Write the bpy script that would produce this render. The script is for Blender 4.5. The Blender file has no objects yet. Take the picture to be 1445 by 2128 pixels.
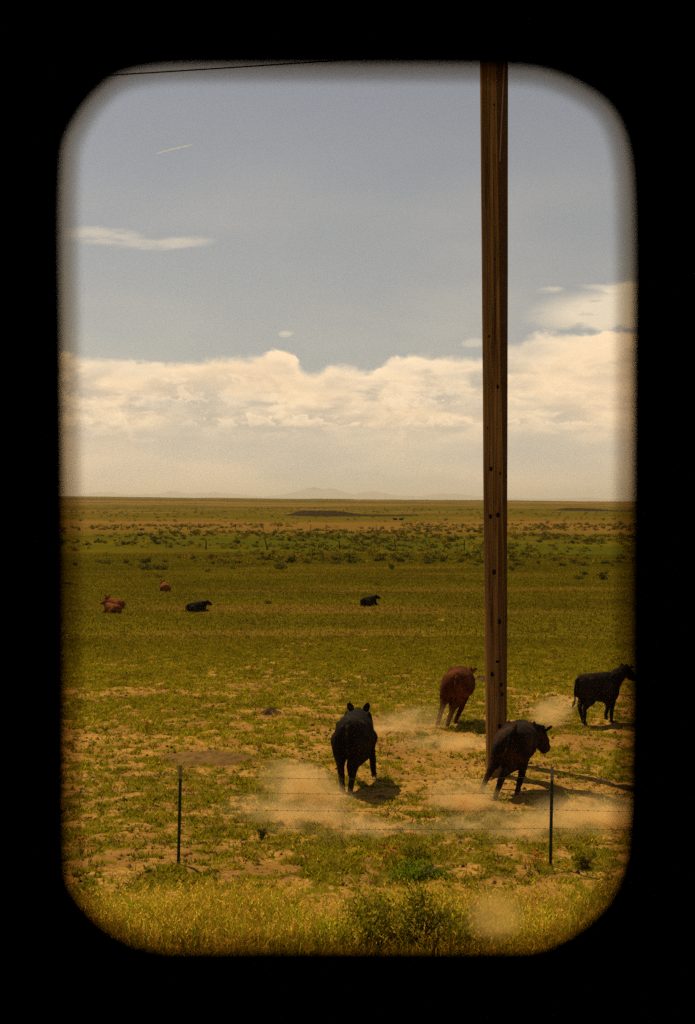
import bpy, bmesh, math, random
import numpy as np
from mathutils import Vector, Matrix, noise as mnoise

random.seed(7)
rng = np.random.default_rng(11)
scene = bpy.context.scene
col = scene.collection
R = math.radians

# ------------------------------------------------------------------ camera, light, exposure
EYE = 4.4                      # eye height over the prairie, upper deck of the train
FPX = 2956.0                   # focal length in pixels of the 1445 x 2128 photograph (50 mm, portrait)
PITCH = math.atan((1064 - 1046) / FPX)
cam_d = bpy.data.cameras.new('camera')
cam = bpy.data.objects.new('camera', cam_d)
col.objects.link(cam)
cam.location = (0, 0, EYE)
cam.rotation_euler = (R(90) - PITCH, 0, 0)
cam_d.sensor_fit = 'VERTICAL'
cam_d.sensor_height = 36
cam_d.lens = 36 * FPX / 2128
cam_d.clip_start = 0.05
cam_d.clip_end = 200000
cam_d.dof.use_dof = True
cam_d.dof.focus_distance = 24
cam_d.dof.aperture_fstop = 6.8
scene.camera = cam

scene.view_settings.view_transform = 'Standard'
scene.view_settings.look = 'None'
scene.view_settings.exposure = 0.0
scene.view_settings.gamma = 1.0
cy = scene.cycles
cy.use_denoising = False
cy.max_bounces = 8
cy.diffuse_bounces = 3
cy.glossy_bounces = 2
cy.transmission_bounces = 4
cy.volume_bounces = 5
cy.transparent_max_bounces = 16
cy.volume_max_steps = 96
cy.volume_step_rate = 1.0
cy.caustics_reflective = False
cy.caustics_refractive = False

SUN_EL, SUN_AZ = 55.0, -37.0   # azimuth from the view direction, negative is left
sun_d = bpy.data.lights.new('sun', 'SUN')
sun_d.energy = 4.4
sun_d.angle = R(0.5)
sun_d.color = (1.0, 0.79, 0.44)
sun = bpy.data.objects.new('sun', sun_d)
col.objects.link(sun)
sdir = Vector((math.cos(R(SUN_EL)) * math.sin(R(SUN_AZ)), math.cos(R(SUN_EL)) * math.cos(R(SUN_AZ)), math.sin(R(SUN_EL))))
sun.rotation_euler = sdir.to_track_quat('Z', 'Y').to_euler()
sun.location = sdir * 100


class NT:
    """thin helper to wire nodes"""
    def __init__(self, tree):
        self.t = tree
        tree.nodes.clear()

    def n(self, kind, **kw):
        nd = self.t.nodes.new(kind)
        for k, v in kw.items():
            setattr(nd, k, v)
        return nd

    def put(self, sock, v):
        if isinstance(v, bpy.types.NodeSocket):
            self.t.links.new(v, sock)
        elif v is not None:
            if isinstance(v, tuple) and len(v) == 3 and sock.type == 'RGBA':
                v = (*v, 1.0)
            sock.default_value = v

    def m(self, op, a, b=None, c=None, clamp=False):
        nd = self.n('ShaderNodeMath', operation=op, use_clamp=clamp)
        self.put(nd.inputs[0], a)
        if b is not None: self.put(nd.inputs[1], b)
        if c is not None: self.put(nd.inputs[2], c)
        return nd.outputs[0]

    def vm(self, op, a, b=None):
        nd = self.n('ShaderNodeVectorMath', operation=op)
        self.put(nd.inputs[0], a)
        if b is not None: self.put(nd.inputs[1], b)
        return nd.outputs[0]

    def step(self, v, lo, hi, a=0.0, b=1.0):
        nd = self.n('ShaderNodeMapRange', interpolation_type='SMOOTHSTEP')
        for i, x in enumerate((v, lo, hi, a, b)):
            self.put(nd.inputs[i], x)
        return nd.outputs[0]

    def noise(self, vec, scale, detail=5, rough=0.55, dist=0.0):
        nd = self.n('ShaderNodeTexNoise')
        self.put(nd.inputs['Vector'], vec)
        nd.inputs['Scale'].default_value = scale
        nd.inputs['Detail'].default_value = detail
        nd.inputs['Roughness'].default_value = rough
        nd.inputs['Distortion'].default_value = dist
        return nd.outputs['Fac']

    def mix(self, f, a, b, blend='MIX'):
        nd = self.n('ShaderNodeMix', data_type='RGBA', blend_type=blend)
        self.put(nd.inputs[0], f)
        self.put(nd.inputs[6], a)
        self.put(nd.inputs[7], b)
        return nd.outputs[2]

    def curve(self, v, pts):
        """piecewise float curve, v in 0..1, pts (x, y) in 0..1"""
        nd = self.n('ShaderNodeFloatCurve')
        self.put(nd.inputs['Value'], v)
        c = nd.mapping.curves[0]
        while len(c.points) > 2:
            c.points.remove(c.points[1])
        c.points[0].location = pts[0]
        c.points[-1].location = pts[-1]
        for p in pts[1:-1]:
            c.points.new(*p)
        for p in c.points:
            p.handle_type = 'AUTO_CLAMPED'
        nd.mapping.update()
        return nd.outputs[0]


# ------------------------------------------------------------------ sky: Nishita with a bank of cloud
world = bpy.data.worlds.new('World')
scene.world = world
world.use_nodes = True
W = NT(world.node_tree)
tc = W.n('ShaderNodeTexCoord')
sep = W.n('ShaderNodeSeparateXYZ')
W.put(sep.inputs[0], tc.outputs['Generated'])
dx, dy, dz = sep.outputs
hor = W.m('SQRT', W.m('ADD', W.m('MULTIPLY', dx, dx), W.m('MULTIPLY', dy, dy)))
V = W.m('DIVIDE', dz, W.m('MAXIMUM', hor, 0.001))
U = W.m('ARCTAN2', dx, dy)
sky = W.n('ShaderNodeTexSky', sky_type='NISHITA')
sky.sun_disc = False
sky.sun_elevation = R(SUN_EL)
sky.sun_rotation = R(SUN_AZ)
sky.altitude = 1500
sky.air_density = 1.0
sky.dust_density = 1.6
sky.ozone_density = 1.2
hs = W.n('ShaderNodeHueSaturation')
hs.inputs['Saturation'].default_value = 0.34
W.put(hs.inputs['Color'], sky.outputs[0])
skytint = W.mix(W.step(V, 0.02, 0.36), (1.06, 0.99, 0.85), (0.90, 0.91, 0.935))
skycol = W.mix(1.0, hs.outputs[0], skytint, 'MULTIPLY')
bg_sky = W.n('ShaderNodeBackground')
W.put(bg_sky.inputs['Color'], skycol)
bg_sky.inputs['Strength'].default_value = 0.062

D3 = tc.outputs['Generated']


def sc3(sx, sy, sz):
    return W.vm('MULTIPLY', D3, (sx, sy, sz))


def px_u(x): return (x - 722.5) / FPX
def px_v(y): return (1046 - y) / FPX


# top of the cloud bank along the azimuth, read off the photograph then left to noise elsewhere
Un = W.m('MULTIPLY_ADD', U, 1.0 / 0.6, 0.5, clamp=True)
tops = [(-200, 752), (60, 746), (150, 738), (280, 742), (290, 746), (480, 735), (540, 736), (565, 729), (590, 727), (610, 735), (632, 760), (655, 767),
        (690, 752), (720, 752), (760, 764), (830, 744), (930, 738), (985, 744), (1030, 716), (1070, 706), (1140, 692), (1260, 696), (1330, 690), (1640, 720)]
TOP = W.curve(Un, [(px_u(x) / 0.6 + 0.5, px_v(y) / 0.16) for x, y in tops])
TOP = W.m('MULTIPLY', TOP, 0.16)
nb = W.noise(sc3(60, 60, 90), 1.0, 7, 0.62, 0.3)
nb2 = W.noise(sc3(14, 14, 22), 1.0, 4, 0.5)
nb3 = W.noise(sc3(210, 210, 260), 1.0, 5, 0.6)
edge = W.m('ADD', W.m('MULTIPLY', W.m('SUBTRACT', nb, 0.5), 0.010), W.m('MULTIPLY', W.m('SUBTRACT', nb2, 0.5), 0.016))
edge = W.m('ADD', edge, W.m('MULTIPLY', W.m('SUBTRACT', nb3, 0.5), 0.005))
dep = W.m('SUBTRACT', W.m('ADD', TOP, edge), V)
big = W.noise(sc3(16, 16, 48), 1.0, 3, 0.5, 0.2)
bank = W.m('MULTIPLY', W.step(dep, -0.0006, W.step(big, 0.42, 0.60, 0.0085, 0.0022)), W.step(W.noise(sc3(11, 11, 34), 1.0, 4, 0.55), 0.30, 0.52, 0.72, 1.0))

# cumulus rows inside the bank (brighter heads over greyer bases)
med = W.noise(sc3(55, 55, 120), 1.0, 8, 0.65, 0.5)


def row(base, top, thick, seedv, amp=0.02):
    """a row of heads whose lower edge is flat at the elevation base"""
    v3 = W.vm('ADD', sc3(62, 62, 80), seedv)
    n_ = W.noise(v3, 1.0, 7, 0.6, 0.35)
    v4 = W.vm('ADD', sc3(9, 9, 4), seedv)
    n4 = W.noise(v4, 1.0, 2, 0.5)
    h = W.m('ADD', W.m('MULTIPLY', W.m('SUBTRACT', n_, 0.47), amp), W.m('MULTIPLY', W.m('SUBTRACT', n4, 0.50), top))
    over = W.m('SUBTRACT', W.m('ADD', base, h), V)          # > 0 below the outline
    head = W.m('MULTIPLY', W.step(over, 0.0, 0.0010), W.step(V, W.m('SUBTRACT', base, thick), W.m('ADD', base, 0.0015)))
    rim = W.step(over, 0.001, 0.012)
    return head, rim


h1, r1 = row(0.0545, 0.034, 0.002, (3.1, 7.7, 1.3), 0.050)
h2, r2 = row(0.0710, 0.044, 0.006, (9.4, 2.2, 5.1), 0.055)
peach = (1.03, 0.79, 0.525)
bright = (1.14, 0.885, 0.60)
grey = (0.62, 0.53, 0.415)
low = (0.66, 0.575, 0.455)
body = W.mix(W.step(big, 0.40, 0.60), grey, peach)
body = W.mix(W.step(dep, 0.0, 0.022, 1.0, 0.0), body, bright)
body = W.mix(W.m('MULTIPLY', W.step(med, 0.49, 0.58), 0.6), body, bright)
dk = W.noise(sc3(24, 24, 70), 1.0, 6, 0.6, 0.3)
body = W.mix(W.m('MULTIPLY', W.step(dk, 0.50, 0.66), W.step(dep, 0.004, 0.018, 0.0, 0.8)), body, (0.53, 0.47, 0.39))
body = W.mix(W.m('MULTIPLY', h2, 0.7), body, W.mix(r2, bright, (0.70, 0.60, 0.46)))
body = W.mix(W.m('MULTIPLY', h1, 0.85), body, W.mix(r1, bright, (0.66, 0.565, 0.435)))
warm = W.noise(sc3(7, 7, 20), 1.0, 3, 0.5)
body = W.mix(W.step(warm, 0.42, 0.66, 0.0, 0.45), body, (1.12, 0.80, 0.49))
lown = W.noise(sc3(7, 7, 26), 1.0, 3, 0.5)
lowc = W.mix(W.step(lown, 0.40, 0.62), (0.62, 0.55, 0.44), (0.84, 0.67, 0.47))
body = W.mix(W.step(W.m('MULTIPLY_ADD', W.m('SUBTRACT', warm, 0.5), 0.05, V), 0.034, 0.064, 1.0, 0.0), body, lowc)

# thin high cloud: lens on the left, veils on the upper right
def streak(x0, x1, y, half, slope, seedv, lo):
    cx, wx = px_u((x0 + x1) / 2), (x1 - x0) / 2 / FPX
    du = W.m('DIVIDE', W.m('SUBTRACT', U, cx), wx)
    vv = W.m('SUBTRACT', V, px_v(y))
    vv = W.m('SUBTRACT', vv, W.m('MULTIPLY', W.m('SUBTRACT', U, cx), slope))
    wob = W.m('MULTIPLY', W.m('SUBTRACT', W.noise(W.vm('ADD', sc3(30, 30, 60), seedv), 1.0, 4, 0.55), 0.5), 0.012)
    dv = W.m('DIVIDE', W.m('ADD', vv, wob), half / FPX)
    rad = W.m('ADD', W.m('MULTIPLY', du, du), W.m('MULTIPLY', dv, dv))
    m_ = W.step(rad, 0.0, 1.0, 1.0, 0.0)
    tex = W.noise(W.vm('ADD', sc3(40, 40, 220), seedv), 1.0, 5, 0.6)
    return W.m('MULTIPLY', m_, W.step(tex, lo, lo + 0.35))


s1 = streak(120, 320, 500, 24, 0.0, (1.0, 2.0, 3.0), 0.22)
s2 = streak(230, 470, 508, 17, 0.12, (4.0, 1.0, 8.0), 0.22)
s3 = streak(1050, 1760, 655, 76, 0.02, (6.0, 6.0, 2.0), 0.14)
s3 = W.m('MULTIPLY', s3, W.step(W.m('MULTIPLY_ADD', W.m('SUBTRACT', nb, 0.5), 0.02, V), 0.116, 0.126))
s4 = streak(1180, 1420, 606, 12, -0.02, (2.0, 6.0, 4.0), 0.2)
s5 = streak(1100, 1175, 609, 8, 0.03, (8.0, 6.0, 4.0), 0.25)
s6 = streak(575, 615, 693, 7, 0.0, (3.0, 9.0, 4.0), 0.2)
s7 = streak(950, 1015, 714, 14, 0.05, (5.0, 9.0, 1.0), 0.15)
thin = W.m('ADD', W.m('MULTIPLY', s1, 0.5), W.m('MULTIPLY', s2, 0.5))
thin = W.m('ADD', thin, W.m('MULTIPLY', s3, 1.5))
for s_ in (s4, s5, s6, s7):
    thin = W.m('ADD', thin, W.m('MULTIPLY', s_, 0.55))
thin = W.m('MINIMUM', thin, 1.0)
veil = W.m('MULTIPLY', W.step(W.noise(sc3(5, 5, 16), 1.0, 4, 0.5), 0.42, 0.75), W.m('MULTIPLY', W.step(V, 0.09, 0.30, 1.0, 0.0), 0.25))
thin = W.m('MAXIMUM', thin, veil)
ccol = W.mix(bank, (0.88, 0.745, 0.555), body)
cmask = W.m('MAXIMUM', bank, thin)
bg_cl = W.n('ShaderNodeBackground')
W.put(bg_cl.inputs['Color'], ccol)
bg_cl.inputs['Strength'].default_value = 1.0
mx = W.n('ShaderNodeMixShader')
W.put(mx.inputs[0], cmask)
W.put(mx.inputs[1], bg_sky.outputs[0])
W.put(mx.inputs[2], bg_cl.outputs[0])
wo = W.n('ShaderNodeOutputWorld')
W.put(wo.inputs[0], mx.outputs[0])
world.cycles.sampling_method = 'MANUAL'
world.cycles.sample_map_resolution = 1024

# ------------------------------------------------------------------ helpers
def pix_dir(x, y):
    """direction in the world of a pixel of the photograph"""
    c = Vector((x - 722.5, -(y - 1064), -FPX))
    return (cam_rot @ c).normalized()


cam_rot = cam.rotation_euler.to_matrix()


def ground(x, y, z=0.0):
    d = pix_dir(x, y)
    t = (z - EYE) / d.z
    return Vector((0, 0, EYE)) + d * t


def at_depth(x, y, Y):
    d = pix_dir(x, y)
    return Vector((0, 0, EYE)) + d * (Y / d.y)


def tag(o, label=None, cat=None, group=None, kind=None):
    if label: o['label'] = label
    if cat: o['category'] = cat
    if group: o['group'] = group
    if kind: o['kind'] = kind
    return o


def link(name, me, parent=None, mat=None, loc=None):
    o = bpy.data.objects.new(name, me)
    col.objects.link(o)
    if parent is not None: o.parent = parent
    if mat is not None:
        me.materials.clear()
        me.materials.append(mat)
    if loc is not None: o.location = loc
    return o


def empty(name, loc, rz=0.0):
    o = bpy.data.objects.new(name, None)
    col.objects.link(o)
    o.location = loc
    o.rotation_euler = (0, 0, rz)
    o.empty_display_size = 0.2
    return o


def bm_mesh(name, bm, smooth=False):
    me = bpy.data.meshes.new(name)
    bm.to_mesh(me)
    bm.free()
    if smooth:
        me.polygons.foreach_set('use_smooth', np.ones(len(me.polygons), dtype=bool))
    return me


def np_mesh(name, verts, faces, smooth=False):
    """verts n x 3, faces list of equal length index arrays (m x k)"""
    me = bpy.data.meshes.new(name)
    verts = np.asarray(verts, dtype=np.float32)
    faces = np.asarray(faces, dtype=np.int32)
    m, k = faces.shape
    me.vertices.add(len(verts))
    me.vertices.foreach_set('co', verts.ravel())
    me.loops.add(m * k)
    me.loops.foreach_set('vertex_index', faces.ravel())
    me.polygons.add(m)
    me.polygons.foreach_set('loop_start', np.arange(0, m * k, k, dtype=np.int32))
    me.polygons.foreach_set('use_smooth', np.full(m, smooth, dtype=bool))
    me.update(calc_edges=True)
    return me


def vcol(me, name, rgb):
    a = me.attributes.new(name, 'FLOAT_COLOR', 'POINT')
    d = np.ones((len(rgb), 4), dtype=np.float32)
    d[:, :3] = rgb
    a.data.foreach_set('color', d.ravel())


def vflt(me, name, v):
    a = me.attributes.new(name, 'FLOAT', 'POINT')
    a.data.foreach_set('value', np.asarray(v, dtype=np.float32))


# vectorised value noise ------------------------------------------------
_perm = rng.random((257, 257)).astype(np.float32)


def vnoise(x, y):
    xi, yi = np.floor(x).astype(np.int64), np.floor(y).astype(np.int64)
    fx, fy = x - xi, y - yi
    fx, fy = fx * fx * (3 - 2 * fx), fy * fy * (3 - 2 * fy)
    a, b = xi % 256, yi % 256
    a1, b1 = (a + 1) % 256, (b + 1) % 256
    return (_perm[a, b] * (1 - fx) + _perm[a1, b] * fx) * (1 - fy) + (_perm[a, b1] * (1 - fx) + _perm[a1, b1] * fx) * fy


def fbm(x, y, oct=4, rough=0.5):
    s, amp, tot = 0, 1.0, 0.0
    for i in range(oct):
        s = s + amp * vnoise(x * 2 ** i + 17.3 * i, y * 2 ** i + 9.1 * i)
        tot += amp
        amp *= rough
    return s / tot


def sst(x, a, b):
    t = np.clip((x - a) / (b - a), 0, 1)
    return t * t * (3 - 2 * t)


# ------------------------------------------------------------------ materials
def mat_new(name):
    m = bpy.data.materials.new(name)
    m.use_nodes = True
    return m, NT(m.node_tree)


def surf(nt, shader):
    o = nt.n('ShaderNodeOutputMaterial')
    nt.put(o.inputs['Surface'], shader)


def principled(nt, colr, rough=0.8, metal=0.0, bump=None, bstr=0.3, bdist=0.02, spec=0.3, sheen=0.0, ior=1.45):
    p = nt.n('ShaderNodeBsdfPrincipled')
    nt.put(p.inputs['Base Color'], colr)
    nt.put(p.inputs['Roughness'], rough)
    p.inputs['Metallic'].default_value = metal
    p.inputs['Specular IOR Level'].default_value = spec
    p.inputs['IOR'].default_value = ior
    if sheen:
        p.inputs['Sheen Weight'].default_value = sheen
        p.inputs['Sheen Roughness'].default_value = 0.4
    if bump is not None:
        b = nt.n('ShaderNodeBump')
        b.inputs['Strength'].default_value = bstr
        b.inputs['Distance'].default_value = bdist
        nt.put(b.inputs['Height'], bump)
        nt.put(p.inputs['Normal'], b.outputs[0])
    return p.outputs[0]


def simple_mat(name, c, rough=0.8, metal=0.0, var=0.25, scale=20.0, spec=0.3, bstr=0.3):
    m, nt = mat_new(name)
    t = nt.n('ShaderNodeTexCoord')
    f = nt.noise(t.outputs['Object'], scale, 5, 0.6)
    c2 = nt.mix(f, tuple(x * (1 - var) for x in c), tuple(x * (1 + var) for x in c))
    surf(nt, principled(nt, c2, rough, metal, f, bstr, 0.01, spec))
    return m


def leaf_mat(name, trans=0.55, rough=0.6):
    """leaf or blade: colour per blade from the attribute 'tint', lets light through"""
    m, nt = mat_new(name)
    a = nt.n('ShaderNodeAttribute', attribute_name='tint')
    d = nt.n('ShaderNodeBsdfDiffuse')
    t = nt.n('ShaderNodeBsdfTranslucent')
    nt.put(d.inputs['Color'], a.outputs['Color'])
    nt.put(t.inputs['Color'], a.outputs['Color'])
    mxs = nt.n('ShaderNodeMixShader')
    mxs.inputs[0].default_value = trans
    nt.put(mxs.inputs[1], d.outputs[0])
    nt.put(mxs.inputs[2], t.outputs[0])
    surf(nt, mxs.outputs[0])
    return m


M_grass = leaf_mat('grass_blade')
M_leaf = leaf_mat('sage_leaf', 0.55)

# ------------------------------------------------------------------ prairie ground
def cover(x, y):
    """share of the soil hidden by low green plants, 0..1"""
    d = np.hypot(x, y)
    n1 = fbm(x * 0.45 + 40, y * 0.45 + 11, 4, 0.6)
    n2 = fbm(x * 3.4 + 5, y * 3.4 + 70, 3, 0.65)
    n3 = fbm(x * 0.08 + 90, y * 0.08 + 33, 3, 0.5)
    base = 0.50 - 0.16 * sst(d, 18, 22) * (1 - sst(d, 26, 40)) + 0.42 * sst(d, 29, 50)
    # trodden bare ground where the cattle run, right of the middle
    bare = np.exp(-(((x - 1.3) / 3.0) ** 2 + ((y - 24.0) / 4.0) ** 2)) * 0.16
    bare += np.exp(-(((x + 0.2) / 1.6) ** 2 + ((y - 19.3) / 1.3) ** 2)) * 0.10
    # pale scrapes
    for (px, py, w, h) in SCRAPES:
        c = ground(px, py)
        bare = bare + np.exp(-(((x - c.x) / w) ** 2 + ((y - c.y) / h) ** 2)) * 0.55
    n4 = fbm(x * 9.5 + 25, y * 9.5 + 3, 2, 0.6)
    v = base + 0.13 + (n1 - 0.5) * 0.75 + (n2 - 0.5) * 1.25 + (n4 - 0.5) * 0.75 + (n3 - 0.5) * 0.4 - bare * 0.8
    return np.clip(sst(v, 0.25, 0.75), 0, 1)


SCRAPES = [(585, 1480, 1.0, 0.7), (275, 1438, 1.2, 0.7), (1075, 1352, 1.0, 1.0), (625, 1340, 0.6, 0.8), (920, 1285, 1.5, 1.0), (1130, 1540, 1.5, 0.7), (785, 1650, 0.6, 0.45), (1110, 1675, 0.8, 0.4), (170, 1535, 1.2, 0.7)]


def relief(x, y):
    d = np.hypot(x, y)
    az = np.arctan2(x, y)
    h = (fbm(x * 0.5, y * 0.5, 3) - 0.5) * 0.07 * sst(d, 8, 14)
    h = h + (fbm(x * 3.1 + 7, y * 3.1 + 1, 3, 0.6) - 0.5) * 0.085 * sst(d, 8, 14) * (1 - sst(d, 45, 90))
    h = h + (fbm(x * 0.02 + 3, y * 0.02 + 8, 3) - 0.5) * 1.2 * sst(d, 60, 160)
    h = h + (fbm(x * 0.004 + 13, y * 0.004 + 2, 4) - 0.5) * 5.0 * sst(d, 300, 900)
    crest = 13.0 - 26.0 * np.clip(az, -0.25, 0.25)
    h = h + crest * sst(d, 500, 3300) * (1 - sst(d, 4200, 8000))
    h = h - 60 * sst(d, 5000, 20000)
    return h


def make_ground():
    a_f = np.concatenate([np.linspace(-0.5, -0.27, 110)[:-1], np.linspace(-0.27, 0.27, 520), np.linspace(0.27, 0.5, 110)[1:]])
    a_s = np.linspace(0.5, 2 * np.pi - 0.5, 80)[1:-1]
    az = np.concatenate([a_f, a_s])
    r = np.concatenate([np.array([0.3, 2.0, 5.0]), np.geomspace(8, 11.5, 8)[:-1], np.geomspace(11.5, 420, 680)[:-1], np.geomspace(420, 9000, 170)[:-1], np.geomspace(9000, 60000, 16)])
    A, Rr = np.meshgrid(az, r)
    X, Y = Rr * np.sin(A), Rr * np.cos(A)
    Z = relief(X, Y)
    n, k = X.shape
    verts = np.stack([X.ravel(), Y.ravel(), Z.ravel()], 1)
    i = np.arange(n - 1)[:, None]
    j = np.arange(k)[None, :]
    j2 = (j + 1) % k
    q = np.stack([i * k + j, (i + 1) * k + j, (i + 1) * k + j2, i * k + j2], -1).reshape(-1, 4)[:, ::-1]
    me = np_mesh('ground', verts, q, True)
    x, y = X.ravel(), Y.ravel()
    d = np.hypot(x, y)
    vflt(me, 'cover', cover(x, y))
    # dry ochre bands of the far prairie
    band = fbm(x * 0.0035 + 20, y * 0.0075 + 7, 4, 0.6)
    b2 = fbm(x * 0.03 + 60, y * 0.06 + 17, 3, 0.6)
    dry = sst(band + (b2 - 0.5) * 0.35, 0.40, 0.60)
    ochre = sst(d, 190, 235) * (1 - sst(d, 300, 420))
    lush = sst(d, 105, 125) * (1 - sst(d, 185, 215))
    strip = sst(fbm(x * 0.05 + 4, y * 0.35 + 9, 3, 0.6), 0.55, 0.75) * sst(d, 30, 45) * (1 - sst(d, 100, 120)) * 0.6
    dry = np.clip(dry * sst(d, 240, 420) * 0.9 + ochre * (0.55 + 0.6 * (b2 - 0.3)) + strip, 0, 1)
    vflt(me, 'dry', dry)
    vflt(me, 'lush', lush * sst(b2, 0.42, 0.7) * 0.75)
    return me


m_ground, G = mat_new('prairie')
gp = G.n('ShaderNodeNewGeometry').outputs['Position']
a_cov = G.n('ShaderNodeAttribute', attribute_name='cover').outputs['Fac']
a_dry = G.n('ShaderNodeAttribute', attribute_name='dry').outputs['Fac']
a_lush = G.n('ShaderNodeAttribute', attribute_name='lush').outputs['Fac']
n_f = G.noise(gp, 14.0, 6, 0.65)
n_m = G.noise(gp, 1.7, 5, 0.6)
n_l = G.noise(gp, 0.09, 5, 0.6)
soil = G.mix(G.step(n_m, 0.35, 0.65), (0.42, 0.235, 0.046), (0.57, 0.33, 0.072))
n_b = G.noise(gp, 0.55, 5, 0.65)
soil = G.mix(G.step(n_b, 0.42, 0.62, 0.0, 0.65), soil, (0.27, 0.130, 0.034))
soil = G.mix(G.step(n_f, 0.36, 0.58, 0.9, 0.0), soil, (0.24, 0.12, 0.040))
green = G.mix(G.step(n_m, 0.3, 0.7), (0.165, 0.135, 0.007), (0.25, 0.185, 0.012))
green = G.mix(G.step(n_l, 0.35, 0.65, 0.0, 0.5), green, (0.085, 0.055, 0.010))
cv = G.m('ADD', a_cov, G.m('MULTIPLY', G.m('SUBTRACT', n_f, 0.5), 0.7), clamp=True)
far_ = G.n('ShaderNodeVectorMath', operation='LENGTH')
G.put(far_.inputs[0], gp)
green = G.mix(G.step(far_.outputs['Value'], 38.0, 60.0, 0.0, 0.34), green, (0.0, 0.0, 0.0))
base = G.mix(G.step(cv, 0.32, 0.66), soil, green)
base = G.mix(a_lush, base, (0.070, 0.080, 0.006))
base = G.mix(a_dry, base, G.mix(n_l, (0.20, 0.105, 0.022), (0.27, 0.145, 0.035)))
G_b = G.m('ADD', n_f, G.m('MULTIPLY', n_m, 0.8))
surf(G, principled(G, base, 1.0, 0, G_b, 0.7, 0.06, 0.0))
tag(link('ground', make_ground(), mat=m_ground), kind='structure')

# far bluff: a cut bank across the prairie
def make_bank(px0, px1, py, height, name):
    c0, c1 = ground(px0, py), ground(px1, py)
    L = (c1 - c0).length
    nx, ny = 90, 14
    u = np.linspace(0, 1, nx)
    t = np.linspace(0, 1, ny)
    Uu, T = np.meshgrid(u, t, indexing='ij')
    prof = np.minimum(1, sst(Uu, 0, 0.18)) * (1 - sst(Uu, 0.35, 0.6) * 0.6) * (1 - sst(Uu, 0.92, 1))
    gul = fbm(Uu * 60, T * 2 + 3, 3)
    x = c0.x + (c1.x - c0.x) * Uu
    hgt = prof * height
    face = np.where(T < 0.45, sst(T, 0.0, 0.45), 1 - sst(T, 0.55, 1.0))
    y = c0.y + T * 40 - (gul - 0.5) * 3.0 * face
    z = relief(x, y) + hgt * face - 0.25 + (gul - 0.5) * 0.25 * face
    verts = np.stack([x.ravel(), y.ravel(), z.ravel()], 1)
    i = np.arange(nx - 1)[:, None]
    j = np.arange(ny - 1)[None, :]
    q = np.stack([i * ny + j, (i + 1) * ny + j, (i + 1) * ny + j + 1, i * ny + j + 1], -1).reshape(-1, 4)
    me = np_mesh(name, verts, q, True)
    return me


m_bank = simple_mat('bank_earth', (0.045, 0.030, 0.014), 1.0, 0, 0.4, 0.5, 0.0)
tag(link('hill', make_bank(575, 890, 1073, 2.0, 'hill'), mat=m_bank), kind='structure')
tag(link('hill', make_bank(1150, 1400, 1064, 1.5, 'hill'), mat=m_bank), kind='structure')

# mountains far beyond the horizon
def make_mountains():
    Y = 45000.0
    pts = [(-900, 1036), (-300, 1034), (60, 1036), (150, 1030), (200, 1024), (230, 1022), (262, 1027), (330, 1026), (352, 1020), (395, 1025), (450, 1023), (500, 1027), (545, 1032),
           (585, 1029), (622, 1021), (640, 1015), (655, 1013), (672, 1017), (690, 1015), (712, 1021), (735, 1028), (750, 1023), (775, 1020), (800, 1024), (822, 1030),
           (870, 1031), (895, 1027), (915, 1025), (950, 1026), (985, 1030), (1030, 1034), (1120, 1036), (1190, 1035), (1215, 1033), (1260, 1036), (1700, 1037), (2400, 1036)]
    xs = np.array([p[0] for p in pts], float)
    ys = np.array([p[1] for p in pts], float)
    sx = np.linspace(-900, 2400, 500)
    top = np.interp(sx, xs, ys) + (fbm(sx * 0.05, sx * 0 + 3, 3) - 0.5) * 3.0
    Xw = (sx - 722.5) / FPX * Y
    Zt = EYE + (1046 - top) / FPX * Y
    rows = []
    prof = [(0.0, 0.0), (0.35, 0.45), (0.7, 0.8), (1.0, 1.0), (1.5, 0.6), (2.2, 0.0)]
    for (q, f) in prof:
        jit = (fbm(sx * 0.08 + q * 9, sx * 0 + q * 5, 3) - 0.5)
        rows.append(np.stack([Xw * (1 + (q - 1) * 0.04), np.full_like(sx, Y + (q - 1) * 1800) + jit * 500, -60 + (Zt + 60) * f + jit * 60 * (0 < f < 1)], 1))
    verts = np.concatenate(rows)
    k = len(sx)
    i = np.arange(len(prof) - 1)[:, None]
    j = np.arange(k - 1)[None, :]
    q = np.stack([i * k + j, i * k + j + 1, (i + 1) * k + j + 1, (i + 1) * k + j], -1).reshape(-1, 4)
    return np_mesh('mountains', verts, q, True)


m_mtn = simple_mat('mountain_rock', (0.10, 0.105, 0.10), 1.0, 0, 0.3, 0.002, 0.0)
tag(link('mountains', make_mountains(), mat=m_mtn), kind='structure')

# air: one even box of haze round everything
bmh = bmesh.new()
bmesh.ops.create_cube(bmh, size=1.0)
hz_me = bm_mesh('haze', bmh)
m_haze, H = mat_new('haze_air')
pv = H.n('ShaderNodeVolumePrincipled')
pv.inputs['Color'].default_value = (0.91, 0.90, 0.87, 1)
pv.inputs['Density'].default_value = 4.6e-5
pv.inputs['Anisotropy'].default_value = 0.35
ho = H.n('ShaderNodeOutputMaterial')
H.put(ho.inputs['Volume'], pv.outputs[0])
hz = link('haze', hz_me, mat=m_haze)
hz.scale = (130000, 130000, 480)
hz.location = (0, 0, 400 - 240)
tag(hz, 'thin pale haze over the far prairie and mountains', 'haze', kind='stuff')

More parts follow.
